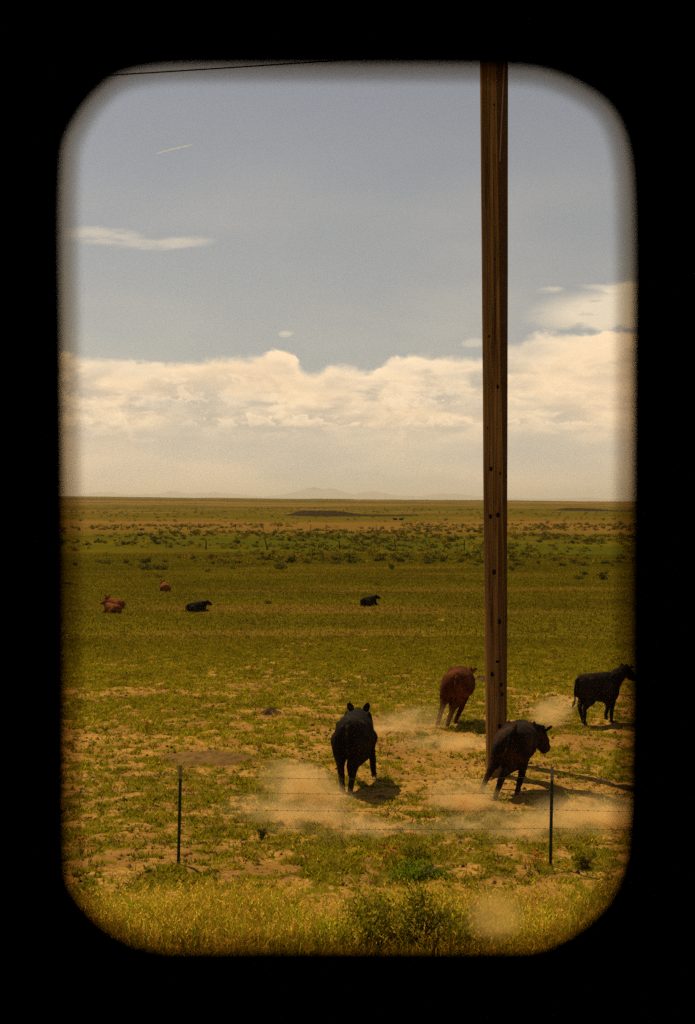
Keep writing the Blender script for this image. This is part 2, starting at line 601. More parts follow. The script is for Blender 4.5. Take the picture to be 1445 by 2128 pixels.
# ------------------------------------------------------------------ train carriage and its window
def outline():
    raw = [(127, 363), (134, 297), (156, 248), (186, 205), (228, 166), (265, 149), (306, 140), (380, 134), (560, 133), (800, 133), (1000, 134), (1056, 137), (1118, 143), (1169, 158),
           (1210, 177), (1252, 205), (1280, 238), (1300, 285), (1311, 341), (1316, 411), (1318, 551), (1316, 800), (1315, 1100), (1314, 1400), (1312, 1560), (1308, 1700), (1298, 1795),
           (1273, 1860), (1232, 1910), (1174, 1952), (1116, 1975), (1030, 1979), (800, 1979), (560, 1979), (420, 1979), (340, 1977), (274, 1961), (217, 1928), (175, 1887), (141, 1830), (134, 1740), (134, 1600), (133, 1300), (131, 1000), (128, 700), (125, 480)]
    p = np.array(raw, float)
    n = len(p)
    out = []
    for i in range(n):
        p0, p1, p2, p3 = p[i - 1], p[i], p[(i + 1) % n], p[(i + 2) % n]
        for t in np.linspace(0, 1, 5)[:-1]:
            out.append(0.5 * (2 * p1 + (p2 - p0) * t + (2 * p0 - 5 * p1 + 4 * p2 - p3) * t * t + (3 * p1 - p0 - 3 * p2 + p3) * t ** 3))
    return np.array(out)


def inset(loop, d):
    nxt, prv = np.roll(loop, -1, 0), np.roll(loop, 1, 0)
    tg = nxt - prv
    tg /= np.linalg.norm(tg, axis=1)[:, None]
    nrm = np.stack([-tg[:, 1], tg[:, 0]], 1)        # clockwise on a y-down picture: inward is to the right
    return loop + nrm * d


OUT = outline()
WD = 1.0                                            # the window stands a metre from the eye


def loop3(loop, Y):
    return np.array([[*at_depth(x, y, Y)] for x, y in loop])


carriage = empty('train_carriage', (0, WD, EYE - 1.55))
tag(carriage, 'dark train carriage wall framing the view through its rounded window', 'train carriage')
CO = carriage.location
m_wall = simple_mat('carriage_wall_paint', (0.012, 0.011, 0.010), 0.7, 0, 0.2, 30, 0.2)
m_rub = simple_mat('gasket_rubber', (0.010, 0.010, 0.010), 0.6, 0, 0.2, 60, 0.2)


def to_local(v): return np.asarray(v) - np.array([*CO])


def ring_mesh(name, loops):
    """closed band swept through a list of loops and back to the first"""
    k = len(loops[0])
    v = np.concatenate(loops)
    n = len(loops)
    i = np.arange(n)[:, None]
    j = np.arange(k)[None, :]
    i2, j2 = (i + 1) % n, (j + 1) % k
    q = np.stack([i * k + j, i * k + j2, i2 * k + j2, i2 * k + j], -1).reshape(-1, 4)
    me = np_mesh(name, to_local(v), q)
    return me


def rect_loop(loop3d, x0, x1, z0, z1, Y):
    c = np.array([0.0, 0.0])
    P = loop3d[:, [0, 2]] - [0, EYE]
    out = []
    for x, z in P:
        s = min((x1 / x) if x > 0 else (x0 / x), ((z1 - EYE) / z) if z > 0 else ((z0 - EYE) / z))
        out.append((x * s, Y, EYE + z * s))
    out = np.array(out)
    for cx in (x0, x1):                                 # keep the four corners square
        for cz in (z0, z1):
            want = math.atan2(cz - EYE, cx)
            i = int(np.argmin(np.abs(np.angle(np.exp(1j * (np.arctan2(P[:, 1], P[:, 0]) - want))))))
            out[i] = (cx, Y, cz)
    return out


CX0, CX1, CZ0, CZ1, CY0, CY1 = -7.0, 7.0, EYE - 1.55, EYE + 0.75, -1.7, WD
in0 = loop3(OUT, WD)
in1 = loop3(inset(OUT, -100), WD + 0.05)
big0 = rect_loop(in0, CX0, CX1, CZ0, CZ1, WD)
big1 = rect_loop(in0, CX0, CX1, CZ0, CZ1, WD + 0.05)
gas_in = loop3(inset(OUT, 0), WD - 0.004)
gas_out = loop3(inset(OUT, -70), WD - 0.004)


def holed_wall(hole_in, hole_out):
    """carriage side: two plates with the window hole cut out, joined by the reveal"""
    bm = bmesh.new()
    loops = []
    for hole, Y in ((hole_in, CY1), (hole_out, CY1 + 0.05)):
        hv = [bm.verts.new(v) for v in to_local(hole)]
        he = [bm.edges.new((hv[i], hv[(i + 1) % len(hv)])) for i in range(len(hv))]
        x0, x1, z0, z1 = -0.6, 0.6, EYE - 0.75, EYE + 0.6
        rv = [bm.verts.new(Vector((x, Y, z)) - CO) for x, z in ((x0, z1), (x1, z1), (x1, z0), (x0, z0))]
        re_ = [bm.edges.new((rv[i], rv[(i + 1) % 4])) for i in range(4)]
        bmesh.ops.triangle_fill(bm, use_beauty=True, edges=he + re_)
        ov = [bm.verts.new(Vector((x, Y, z)) - CO) for x, z in ((CX0, CZ1), (CX1, CZ1), (CX1, CZ0), (CX0, CZ0))]
        for i in range(4):
            j = (i + 1) % 4
            bm.faces.new((rv[i], rv[j], ov[j], ov[i]))
        loops.append((hv, ov))
    for a_, b_ in zip(*loops):
        n = len(a_)
        for i in range(n):
            j = (i + 1) % n
            bm.faces.new((a_[i], a_[j], b_[j], b_[i]))
    bmesh.ops.recalc_face_normals(bm, faces=bm.faces)
    return bm_mesh('wall', bm)


link('wall', holed_wall(loop3(inset(OUT, -48), WD), in1), carriage, m_wall)
link('window_gasket', ring_mesh('window_gasket', [loop3(OUT, WD - 0.012), loop3(inset(OUT, -110), WD - 0.016), loop3(inset(OUT, -110), WD - 0.002), loop3(inset(OUT, -40), WD - 0.002)]), carriage, m_rub)


def box_local(name, x0, x1, y0, y1, z0, z1, mat):
    bm = bmesh.new()
    bmesh.ops.create_cube(bm, size=1.0)
    bmesh.ops.scale(bm, vec=(x1 - x0, y1 - y0, z1 - z0), verts=bm.verts)
    bmesh.ops.translate(bm, vec=Vector(((x0 + x1) / 2, (y0 + y1) / 2, (z0 + z1) / 2)) - CO, verts=bm.verts)
    return link(name, bm_mesh(name, bm), carriage, mat)


box_local('floor_panel', CX0 - .1, CX1 + .1, CY0 - .1, WD + .045, CZ0 - .12, CZ0 + .003, m_wall)
box_local('ceiling_panel', CX0 - .1, CX1 + .1, CY0 - .1, WD + .045, CZ1 - .003, CZ1 + .12, m_wall)
box_local('back_wall', CX0 - .1, CX1 + .1, CY0 - .1, CY0, CZ0 + .003, CZ1 - .003, m_wall)
box_local('end_wall', CX0 - .1, CX0 + .01, CY0, WD - .002, CZ0 + .003, CZ1 - .003, m_wall)
box_local('end_wall', CX1 - .01, CX1 + .1, CY0, WD - .002, CZ0 + .003, CZ1 - .003, m_wall)

# clear pane
m_glass, GL = mat_new('clear_glass')
tb = GL.n('ShaderNodeBsdfTransparent')
tb.inputs['Color'].default_value = (0.97, 0.97, 0.97, 1)
surf(GL, tb.outputs[0])
pl = loop3(inset(OUT, -55), WD + 0.030)
pane_v = np.concatenate([pl, pl + [0, 0.006, 0]])
kk = len(pl)
bm = bmesh.new()
vs = [bm.verts.new(v) for v in to_local(pane_v)]
bm.faces.new(vs[:kk])
bm.faces.new(vs[kk:][::-1])
for a in range(kk):
    b = (a + 1) % kk
    bm.faces.new((vs[a], vs[kk + a], vs[kk + b], vs[b]))
link('window_pane', bm_mesh('window_pane', bm), carriage, m_glass)

# smoked border round the pane, printed darker towards the rim
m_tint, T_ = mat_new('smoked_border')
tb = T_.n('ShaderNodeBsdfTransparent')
T_.put(tb.inputs['Color'], T_.mix(T_.n('ShaderNodeAttribute', attribute_name='clear').outputs['Fac'], (0.25, 0.17, 0.075), (0.97, 0.97, 0.97)))  # amber imitates colour fringing of light at the rim, put into the tint
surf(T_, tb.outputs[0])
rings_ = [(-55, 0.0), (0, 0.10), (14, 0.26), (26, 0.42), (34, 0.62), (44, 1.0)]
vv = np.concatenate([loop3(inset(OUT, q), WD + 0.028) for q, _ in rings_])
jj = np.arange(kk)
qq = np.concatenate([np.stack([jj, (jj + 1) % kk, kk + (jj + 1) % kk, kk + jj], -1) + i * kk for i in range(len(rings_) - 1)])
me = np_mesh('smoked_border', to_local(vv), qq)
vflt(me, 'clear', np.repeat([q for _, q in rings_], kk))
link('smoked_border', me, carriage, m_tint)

# dried splash on the outside of the pane
m_smudge, S_ = mat_new('dried_splash')
tco = S_.n('ShaderNodeTexCoord')
ln = S_.n('ShaderNodeVectorMath', operation='LENGTH')
S_.put(ln.inputs[0], S_.vm('MULTIPLY', tco.outputs['Object'], (1 / 0.026, 0.0, 1 / 0.024)))
fall = S_.step(ln.outputs['Value'], 0.35, 1.0, 0.50, 0.0)
tr1 = S_.n('ShaderNodeBsdfTransparent')
tl1 = S_.n('ShaderNodeBsdfTranslucent')
tl1.inputs['Color'].default_value = (0.62, 0.42, 0.13, 1)
mxs = S_.n('ShaderNodeMixShader')
S_.put(mxs.inputs[0], fall)
S_.put(mxs.inputs[1], tr1.outputs[0])
S_.put(mxs.inputs[2], tl1.outputs[0])
surf(S_, mxs.outputs[0])
sm_c = at_depth(1030, 1903, WD + 0.0375)
bm = bmesh.new()
ring = [bm.verts.new((0.026 * math.cos(a), 0, 0.024 * math.sin(a))) for a in np.linspace(0, 2 * math.pi, 33)[:-1]]
bm.faces.new(ring)
sm = link('dried_splash', bm_mesh('dried_splash', bm), carriage, m_smudge)
sm.location = sm_c - CO

# ------------------------------------------------------------------ utility poles and wire
m_wood, P_ = mat_new('weathered_pole')
to = P_.n('ShaderNodeTexCoord').outputs['Object']
gr = P_.noise(P_.vm('MULTIPLY', to, (26, 26, 0.55)), 1.0, 6, 0.65, 0.2)
gr2 = P_.noise(P_.vm('MULTIPLY', to, (9, 9, 0.25)), 1.0, 3, 0.5)
wc = P_.mix(P_.step(gr, 0.32, 0.68), (0.15, 0.072, 0.021), (0.38, 0.20, 0.058))
wc = P_.mix(P_.step(gr2, 0.45, 0.65, 0.0, 0.6), wc, (0.05, 0.024, 0.010))
ck = P_.noise(P_.vm('MULTIPLY', to, (34, 34, 0.30)), 1.0, 2, 0.5, 0.6)
ck = P_.m('MULTIPLY', P_.step(ck, 0.56, 0.585), P_.step(ck, 0.60, 0.625, 1.0, 0.0))
gw = P_.noise(P_.vm('MULTIPLY', to, (5, 5, 0.9)), 1.0, 4, 0.6)
wc = P_.mix(P_.step(gw, 0.55, 0.75, 0.0, 0.5), wc, (0.16, 0.125, 0.075))
wc = P_.mix(P_.m('MULTIPLY', ck, 0.6), wc, (0.018, 0.010, 0.005))
gr = P_.m('SUBTRACT', gr, ck)
surf(P_, principled(P_, wc, 0.85, 0, gr, 0.7, 0.02, 0.0))
m_hole = simple_mat('bolt_hole', (0.008, 0.006, 0.004), 0.9, 0, 0.1, 40, 0.1)
m_steel = simple_mat('dull_steel', (0.20, 0.19, 0.17), 0.5, 0.8, 0.2, 40)
m_plate = simple_mat('pale_tag', (0.55, 0.45, 0.28), 0.6, 0, 0.1, 40)


def pole_mesh(c0, r0, c1, r1, seed):
    n, k = 60, 28
    v = []
    for i in range(n):
        t = i / (n - 1)
        c = c0.lerp(c1, t)
        r = r0 + (r1 - r0) * t
        for j in range(k):
            a = 2 * math.pi * j / k
            p = Vector((math.cos(a), math.sin(a), 0))
            w = 1 + 0.035 * mnoise.noise(Vector((p.x * 1.5 + seed, p.y * 1.5, c.z * 0.5))) + 0.02 * mnoise.noise(Vector((p.x * 4, p.y * 4 + seed, c.z * 0.3)))
            v.append(c + p * r * w)
    f = [(i * k + j, i * k + (j + 1) % k, (i + 1) * k + (j + 1) % k, (i + 1) * k + j) for i in range(n - 1) for j in range(k)]
    me = bpy.data.meshes.new('shaft')
    me.from_pydata([tuple(x) for x in v], [], f + [tuple(range((n - 1) * k, n * k))])
    me.polygons.foreach_set('use_smooth', np.ones(len(me.polygons), dtype=bool))
    return me


def tube_bm(bm, a, b, r0, r1, seg=8, cap=True):
    a, b = Vector(a), Vector(b)
    q = (b - a).to_track_quat('Z', 'Y')
    r = []
    for c, rr in ((a, r0), (b, r1)):
        r.append([bm.verts.new(c + q @ Vector((rr * math.cos(t), rr * math.sin(t), 0))) for t in [2 * math.pi * i / seg for i in range(seg)]])
    for i in range(seg):
        j = (i + 1) % seg
        bm.faces.new((r[0][i], r[0][j], r[1][j], r[1][i]))
    if cap:
        bm.faces.new(r[0][::-1])
        bm.faces.new(r[1])


m_wood_d = simple_mat('dark_pole_wood', (0.085, 0.045, 0.018), 0.9, 0, 0.4, 6, 0.0)


def make_pole(basepx, Y, left_b, right_b, left_t, right_t, ytop, label, bolts, seed, wood=None):
    """pixel readings of the left and right sides low down and near the window's top"""
    base = ground(basepx, 1600)
    yb = 1064 + 0
    b = Vector(((left_b + right_b) / 2, 0, 0))
    p0 = at_depth((left_b + right_b) / 2, 1480, Y)
    p1 = at_depth((left_t + right_t) / 2, ytop, Y)
    rb, rt = (right_b - left_b) / 2 / FPX * Y, (right_t - left_t) / 2 / FPX * Y
    sl = (p1 - p0) / (p1.z - p0.z)
    dr = (rt - rb) / (p1.z - p0.z)
    root = p0 + sl * (0 - p0.z)
    top = p0 + sl * (12.6 - p0.z)
    o = empty('utility_pole', root)
    tag(o, label, 'utility pole', 'pair of wooden utility poles')
    link('shaft', pole_mesh(sl * -0.3, rb + dr * (-0.3 - p0.z), top - root, rb + dr * (12.6 - p0.z), seed), o, wood or m_wood)
    hole = None
    for (x, y, s) in bolts:
        pt = at_depth(x, y, Y)
        axis = p0 + sl * (pt.z - p0.z)
        rr = rb + dr * (pt.z - p0.z)
        off = pt.x - axis.x
        if abs(off) > rr * 0.95: continue
        dyy = -math.sqrt(rr * rr - off * off)
        c = Vector((axis.x + off, axis.y + dyy, pt.z)) - root
        nrm = Vector((off, dyy, 0)).normalized()
        bm = bmesh.new()
        tube_bm(bm, c - nrm * 0.02, c + nrm * 0.007, 0.022 * s, 0.020 * s, 8)
        for v in bm.verts: v.co.z = c.z + (v.co.z - c.z) * 1.5
        link('bolt_plug', bm_mesh('bolt_plug', bm), o, m_hole)
    return o, root, sl, p0, rb, dr


front, f_root, f_sl, f_p0, f_rb, f_dr = make_pole(1031, ground(1031, 1611).y, 1009, 1053, 998, 1031, 140, 'thicker wooden utility pole standing nearer, behind the turning black cow',
    [(1026, 541, .7), (1015, 701, .7), (1033, 805, 1.2), (1012, 890, .6), (1019, 975, 1.3), (1038, 984, .9), (1018, 1073, 1.4), (1033, 1070, 1.5), (1025, 1188, 1.5), (1036, 1290, 1.5), (1021, 1399, 1.4), (1040, 1420, 1.1), (1042, 1440, 1.3), (1036, 1506, 1.4), (1026, 222, .7)], 1.0)
rear, r_root, r_sl, r_p0, r_rb, r_dr = make_pole(1036, ground(1036, 1583).y, 1015, 1054, 1024, 1056, 140, 'darker wooden utility pole mostly hidden behind the thicker one', [(1054, 1081, .9), (1051, 1279, 1)], 5.0, m_wood_d)
# pale tag tacked to the near pole
def on_pole(x, y, Y, sl, p0, rb, dr, lift=0.004):
    pt = at_depth(x, y, Y)
    axis = p0 + sl * (pt.z - p0.z)
    rr = rb + dr * (pt.z - p0.z)
    off = max(-rr * .97, min(rr * .97, pt.x - axis.x))
    return Vector((axis.x + off, axis.y - math.sqrt(rr * rr - off * off) - lift, pt.z))


bm = bmesh.new()
c = on_pole(1032, 1373, f_p0.y, f_sl, f_p0, f_rb, f_dr) - f_root
for (a, b) in ((-0.03, -0.015), (0.03, -0.010), (0.03, 0.022), (-0.03, 0.018)):
    bm.verts.new(c + Vector((a, -0.003, b)))
bm.faces.new(bm.verts)
bmesh.ops.solidify(bm, geom=bm.faces[:], thickness=0.004)
link('number_tag', bm_mesh('number_tag', bm), front, m_plate)
# ground wire moulding that slants down the rear pole
bm = bmesh.new()
last = None
for t in np.linspace(0, 1, 12):
    p = on_pole(1047 - 10 * t, 120 + 220 * t, r_p0.y, r_sl, r_p0, r_rb, r_dr, 0.006) - r_root
    if last is not None: tube_bm(bm, last, p, 0.012, 0.012, 6)
    last = p
link('ground_wire', bm_mesh('ground_wire', bm), rear, simple_mat('worn_moulding', (0.26, 0.17, 0.09), 0.7))

# power line that leaves the pole to the left, sagging
pw = empty('power_line', (0, 0, 0))
tag(pw, 'thin dark power line crossing the top left of the sky', 'power line')
a = at_depth(1010, 103, f_p0.y)
b_mid = at_depth(240, 155, f_p0.y)
bm = bmesh.new()
pts = []
x0, z0 = a.x, a.z
x1, z1 = b_mid.x, b_mid.z
s0 = (z0 - z1) / (x0 - x1)
span = 60.0
sag = s0 * 1.12 * span / 4
for t in np.linspace(0, 1, 70):
    pts.append(Vector((x0 - span * t, a.y, z0 - 4 * sag * t * (1 - t))))
for p, q in zip(pts, pts[1:]):
    tube_bm(bm, p, q, 0.013, 0.013, 6, False)
link('wire', bm_mesh('wire', bm, True), pw, simple_mat('wire_black', (0.03, 0.022, 0.015), 0.6))
pw_c = a.copy()

# ------------------------------------------------------------------ barbed wire fence with steel T posts
m_post = simple_mat('post_green', (0.018, 0.030, 0.016), 0.55, 0.1, 0.4, 40)
m_tip = simple_mat('post_pale_tip', (0.24, 0.19, 0.12), 0.7, 0, 0.3, 40)
m_wire = simple_mat('rusty_wire', (0.085, 0.058, 0.032), 0.6, 0.5, 0.3, 60)
fence = empty('barbed_wire_fence', ground(757, 1798))
tag(fence, 'barbed wire fence on green steel posts along the grassy verge', 'fence')
FO = fence.location
pL0, pR0 = ground(371, 1797), ground(1144, 1801)
pL1, pR1 = at_depth(376, 1590, pL0.y), at_depth(1148, 1593, pR0.y)
step_b = pR0 - pL0
posts = [(pL0 - step_b, pL1 - step_b), (pL0, pL1), (pR0, pR1), (pR0 + step_b, pR1 + step_b)]
FR = [0.90, 0.745, 0.57, 0.385, 0.235]


def t_post(p0, p1):
    """a T in section with studs up its face and a pale painted tip"""
    p0, p1 = p0 - FO, p1 - FO
    d = p1 - p0
    prof = [(-.019, -.004), (.019, -.004), (.019, .003), (.004, .003), (.004, .026), (-.004, .026), (-.004, .003), (-.019, .003)]
    def sweep(t0, t1, g=1.0):
        bm = bmesh.new()
        rings = []
        for t in (t0, t1):
            c = p0 + d * t
            rings.append([bm.verts.new(c + Vector((x * g, y * g, 0))) for x, y in prof])
        for i in range(8):
            j = (i + 1) % 8
            bm.faces.new((rings[0][i], rings[0][j], rings[1][j], rings[1][i]))
        bm.faces.new(rings[1])
        bm.faces.new(rings[0][::-1])
        return bm
    bm = sweep(-0.25, 0.86)
    for k in range(22):
        c = p0 + d * (0.08 + 0.036 * k) + Vector((0, -0.004, 0))
        bmesh.ops.create_cube(bm, size=1.0, matrix=Matrix.Translation(c) @ Matrix.Diagonal((0.012, 0.010, 0.014, 1)))
    po = link('post', bm_mesh('post', bm), fence, m_post)
    link('painted_tip', bm_mesh('painted_tip', sweep(0.8605, 1.0, 1.02)), po, m_tip)
    for f in FR:
        c = p0 + d * f
        bm = bmesh.new()
        for a in range(6):
            t0, t1 = a / 6 * math.pi * 1.7, (a + 1) / 6 * math.pi * 1.7
            tube_bm(bm, c + Vector((0.024 * math.cos(t0), 0.006 + 0.018 * math.sin(t0), 0.004)), c + Vector((0.024 * math.cos(t1), 0.006 + 0.018 * math.sin(t1), -0.004)), 0.003, 0.003, 4, False)
        link('wire_clip', bm_mesh('wire_clip', bm), po, m_steel)


for p0, p1 in posts:
    t_post(p0, p1)
for f in FR:
    bm = bmesh.new()
    for (a0, a1), (b0_, b1_) in zip(posts, posts[1:]):
        A = a0.lerp(a1, f) - FO + Vector((0, -0.010, 0))
        B = b0_.lerp(b1_, f) - FO + Vector((0, -0.010, 0))
        n = 24
        prev = None
        for i in range(n + 1):
            t = i / n
            p = A.lerp(B, t)
            p.z -= 0.03 * 4 * t * (1 - t) * (0.4 + f)
            if prev is not None:
                tube_bm(bm, prev, p, 0.0020, 0.0020, 5, False)
            prev = p
        L = (B - A).length
        for k in range(int(L / 0.125)):
            t = (k + 0.5) * 0.125 / L
            p = A.lerp(B, t)
            p.z -= 0.03 * 4 * t * (1 - t) * (0.4 + f)
            ang = random.uniform(0, 3.14)
            v = Vector((0.010 * math.cos(ang * 3), 0.012 * math.cos(ang), 0.012 * math.sin(ang)))
            tube_bm(bm, p - v, p + v, 0.0018, 0.0018, 4, False)
            v2 = Vector((0.004, -v.z, v.y))
            tube_bm(bm, p - v2, p + v2, 0.0018, 0.0018, 4, False)
            tube_bm(bm, p - Vector((.010, 0, 0)), p + Vector((.010, 0, 0)), 0.0034, 0.0034, 5, False)
    link('barbed_wire', bm_mesh('barbed_wire', bm), fence, m_wire)

# ------------------------------------------------------------------ cattle
def coat(name, c, c2, rough=0.5, sheen=0.15):
    m, nt = mat_new(name)
    t = nt.n('ShaderNodeTexCoord').outputs['Object']
    f = nt.noise(nt.vm('MULTIPLY', t, (35, 110, 110)), 1.0, 5, 0.65)
    g = nt.noise(t, 4.0, 4, 0.55)
    cc = nt.mix(nt.step(g, 0.4, 0.65), c, c2)
    surf(nt, principled(nt, cc, rough, 0, f, 0.5, 0.02, 0.3, sheen, 1.08))
    return m


m_black = coat('black_coat', (0.016, 0.012, 0.008), (0.030, 0.021, 0.013), 0.6, 0.0)
m_red = coat('red_coat', (0.065, 0.020, 0.007), (0.15, 0.044, 0.012), 0.7, 0.0)
m_rust = coat('rust_coat', (0.15, 0.046, 0.012), (0.26, 0.082, 0.020), 0.7, 0.0)
m_brownblack = coat('brown_black_coat', (0.018, 0.013, 0.009), (0.055, 0.028, 0.013), 0.6, 0.0)
m_hoof = simple_mat('hoof_horn', (0.10, 0.075, 0.05), 0.6, 0, 0.3, 30)
m_eye = simple_mat('eye_dark', (0.004, 0.003, 0.003), 0.15, 0, 0.1, 30, 0.6, 0.0)


def ellip(bm, c, rx, ry, rz, rot=None):
    mt = Matrix.Translation(Vector(c))
    if rot is not None: mt = mt @ rot
    bmesh.ops.create_icosphere(bm, subdivisions=3, radius=1.0, matrix=mt @ Matrix.Diagonal((rx, ry, rz, 1)))


def chain(bm, pts):
    """tapered limb through ((x,y,z), r) joints"""
    for (p, r) in pts:
        ellip(bm, p, r, r, r)
    for (p, r), (q, s) in zip(pts, pts[1:]):
        if (Vector(p) - Vector(q)).length > 1e-4:
            tube_bm(bm, p, q, r, s, 14)


def loft(bm, st):
    """st: (x, z centre, half height, half width, belly fullness)"""
    k = 24
    rings = []
    for (x, y, z, hh, hw, low) in st:
        r = []
        for j in range(k):
            a = 2 * math.pi * j / k
            ca, sa = math.cos(a), math.sin(a)
            w = hw * (1.0 - 0.16 * max(sa, 0) ** 2 + low * max(-sa, 0) * 0.1)
            r.append(bm.verts.new((x, y + w * math.copysign(abs(ca) ** 0.85, ca), z + hh * math.copysign(abs(sa) ** 0.9, sa))))
        rings.append(r)
    for r, s in zip(rings, rings[1:]):
        for j in range(k):
            bm.faces.new((r[j], r[(j + 1) % k], s[(j + 1) % k], s[j]))
    bm.faces.new(rings[0][::-1])
    bm.faces.new(rings[-1])


def fuse(bm, voxel=0.016, smooth=5):
    bmesh.ops.recalc_face_normals(bm, faces=bm.faces)
    me = bm_mesh('tmp', bm)
    o = bpy.data.objects.new('tmp', me)
    col.objects.link(o)
    rm = o.modifiers.new('r', 'REMESH')
    rm.mode = 'VOXEL'
    rm.voxel_size = voxel
    s = o.modifiers.new('s', 'SMOOTH')
    s.factor = 0.5
    s.iterations = smooth
    tx = bpy.data.textures.get('hair_clumps') or bpy.data.textures.new('hair_clumps', 'CLOUDS')
    tx.noise_scale = 0.055
    tx.noise_depth = 2
    dm = o.modifiers.new('d', 'DISPLACE')
    dm.texture = tx
    dm.strength = 0.014
    dm.mid_level = 0.5
    dg = bpy.context.evaluated_depsgraph_get()
    out = bpy.data.meshes.new_from_object(o.evaluated_get(dg))
    bpy.data.objects.remove(o)
    bpy.data.meshes.remove(me)
    out.polygons.foreach_set('use_smooth', np.ones(len(out.polygons), dtype=bool))
    return out


TORSO = [(-.70, 0, .90, .07, .07, 0), (-.67, 0, .87, .16, .14, 0), (-.58, 0, .845, .225, .215, 0), (-.44, 0, .835, .265, .265, 0), (-.22, 0, .80, .295, .285, .5),
         (.02, 0, .785, .315, .325, 1), (.26, 0, .785, .32, .295, .8), (.44, 0, .785, .315, .235, .3), (.58, 0, .81, .25, .185, 0), (.68, 0, .83, .15, .11, 0)]


def head_part(bm, poll, d, up, s=1.0):
    """skull from the poll along d (towards the muzzle); returns helper frame"""
    d = Vector(d).normalized()
    side = Vector(up).cross(d).normalized()
    u = d.cross(side).normalized()
    rot = Matrix((d, side, u)).transposed().to_4x4()
    P = Vector(poll)
    def at(a, b, c): return P + d * a * s + side * b * s + u * c * s
    ellip(bm, at(.06, 0, -.02), .15 * s, .115 * s, .12 * s, rot)
    ellip(bm, at(.15, 0, -.03), .15 * s, .112 * s, .115 * s, rot)
    ellip(bm, at(.24, 0, -.04), .11 * s, .094 * s, .098 * s, rot)
    ellip(bm, at(.305, 0, -.045), .066 * s, .094 * s, .086 * s, rot)
    ellip(bm, at(.16, 0, -.09), .13 * s, .075 * s, .07 * s, rot)
    ellip(bm, at(-.03, 0, .085), .05 * s, .06 * s, .045 * s, rot)
    return at, rot


def ear_mesh(at, sgn, lift, spread=.25):
    bm = bmesh.new()
    root = at(0.0, .095 * sgn, .05)
    tip = at(-0.03, spread * sgn, .05 + lift)
    tip = root + (tip - root) * 0.86
    ax = (tip - root)
    L = ax.length
    ax.normalize()
    fw = (at(1, 0, 0) - at(0, 0, 0)).normalized()
    w = ax.cross(fw).normalized()
    n = ax.cross(w).normalized()
    prof = [(0, .026), (.2, .046), (.5, .054), (.8, .042), (1.0, .016)]
    rings = []
    for t, r in prof:
        c = root + ax * L * t
        rings.append([bm.verts.new(c + w * r * math.cos(a) + n * (r * 0.35 * math.sin(a) + 0.012 * math.cos(2 * a))) for a in [2 * math.pi * i / 10 for i in range(10)]])
    for r, s in zip(rings, rings[1:]):
        for i in range(10):
            j = (i + 1) % 10
            bm.faces.new((r[i], r[j], s[j], s[i]))
    bm.faces.new(rings[0][::-1])
    bm.faces.new(rings[-1])
    bmesh.ops.recalc_face_normals(bm, faces=bm.faces)
    return bm


def hoof_mesh(c, d):
    """cloven hoof at c, toe pointing along d"""
    bm = bmesh.new()
    d = Vector(d).normalized()
    up = Vector((0, 0, 1)) if abs(d.z) < 0.9 else Vector((1, 0, 0))
    side = up.cross(d).normalized()
    u = d.cross(side).normalized()
    for s in (-1, 1):
        o = Vector(c) + side * 0.021 * s
        lo = [o + d * a + side * b - u * 0.035 for a, b in ((-.035, -.018), (.045, -.014), (.058, 0), (.045, .014), (-.035, .018))]
        hi = [o + d * a * 0.7 + side * b * 0.85 + u * 0.035 for a, b in ((-.035, -.018), (.03, -.014), (.036, 0), (.03, .014), (-.035, .018))]
        L = [bm.verts.new(v) for v in lo]
        H_ = [bm.verts.new(v) for v in hi]
        for i in range(5):
            j = (i + 1) % 5
            bm.faces.new((L[i], L[j], H_[j], H_[i]))
        bm.faces.new(L[::-1])
        bm.faces.new(H_)
    bmesh.ops.recalc_face_normals(bm, faces=bm.faces)
    return bm


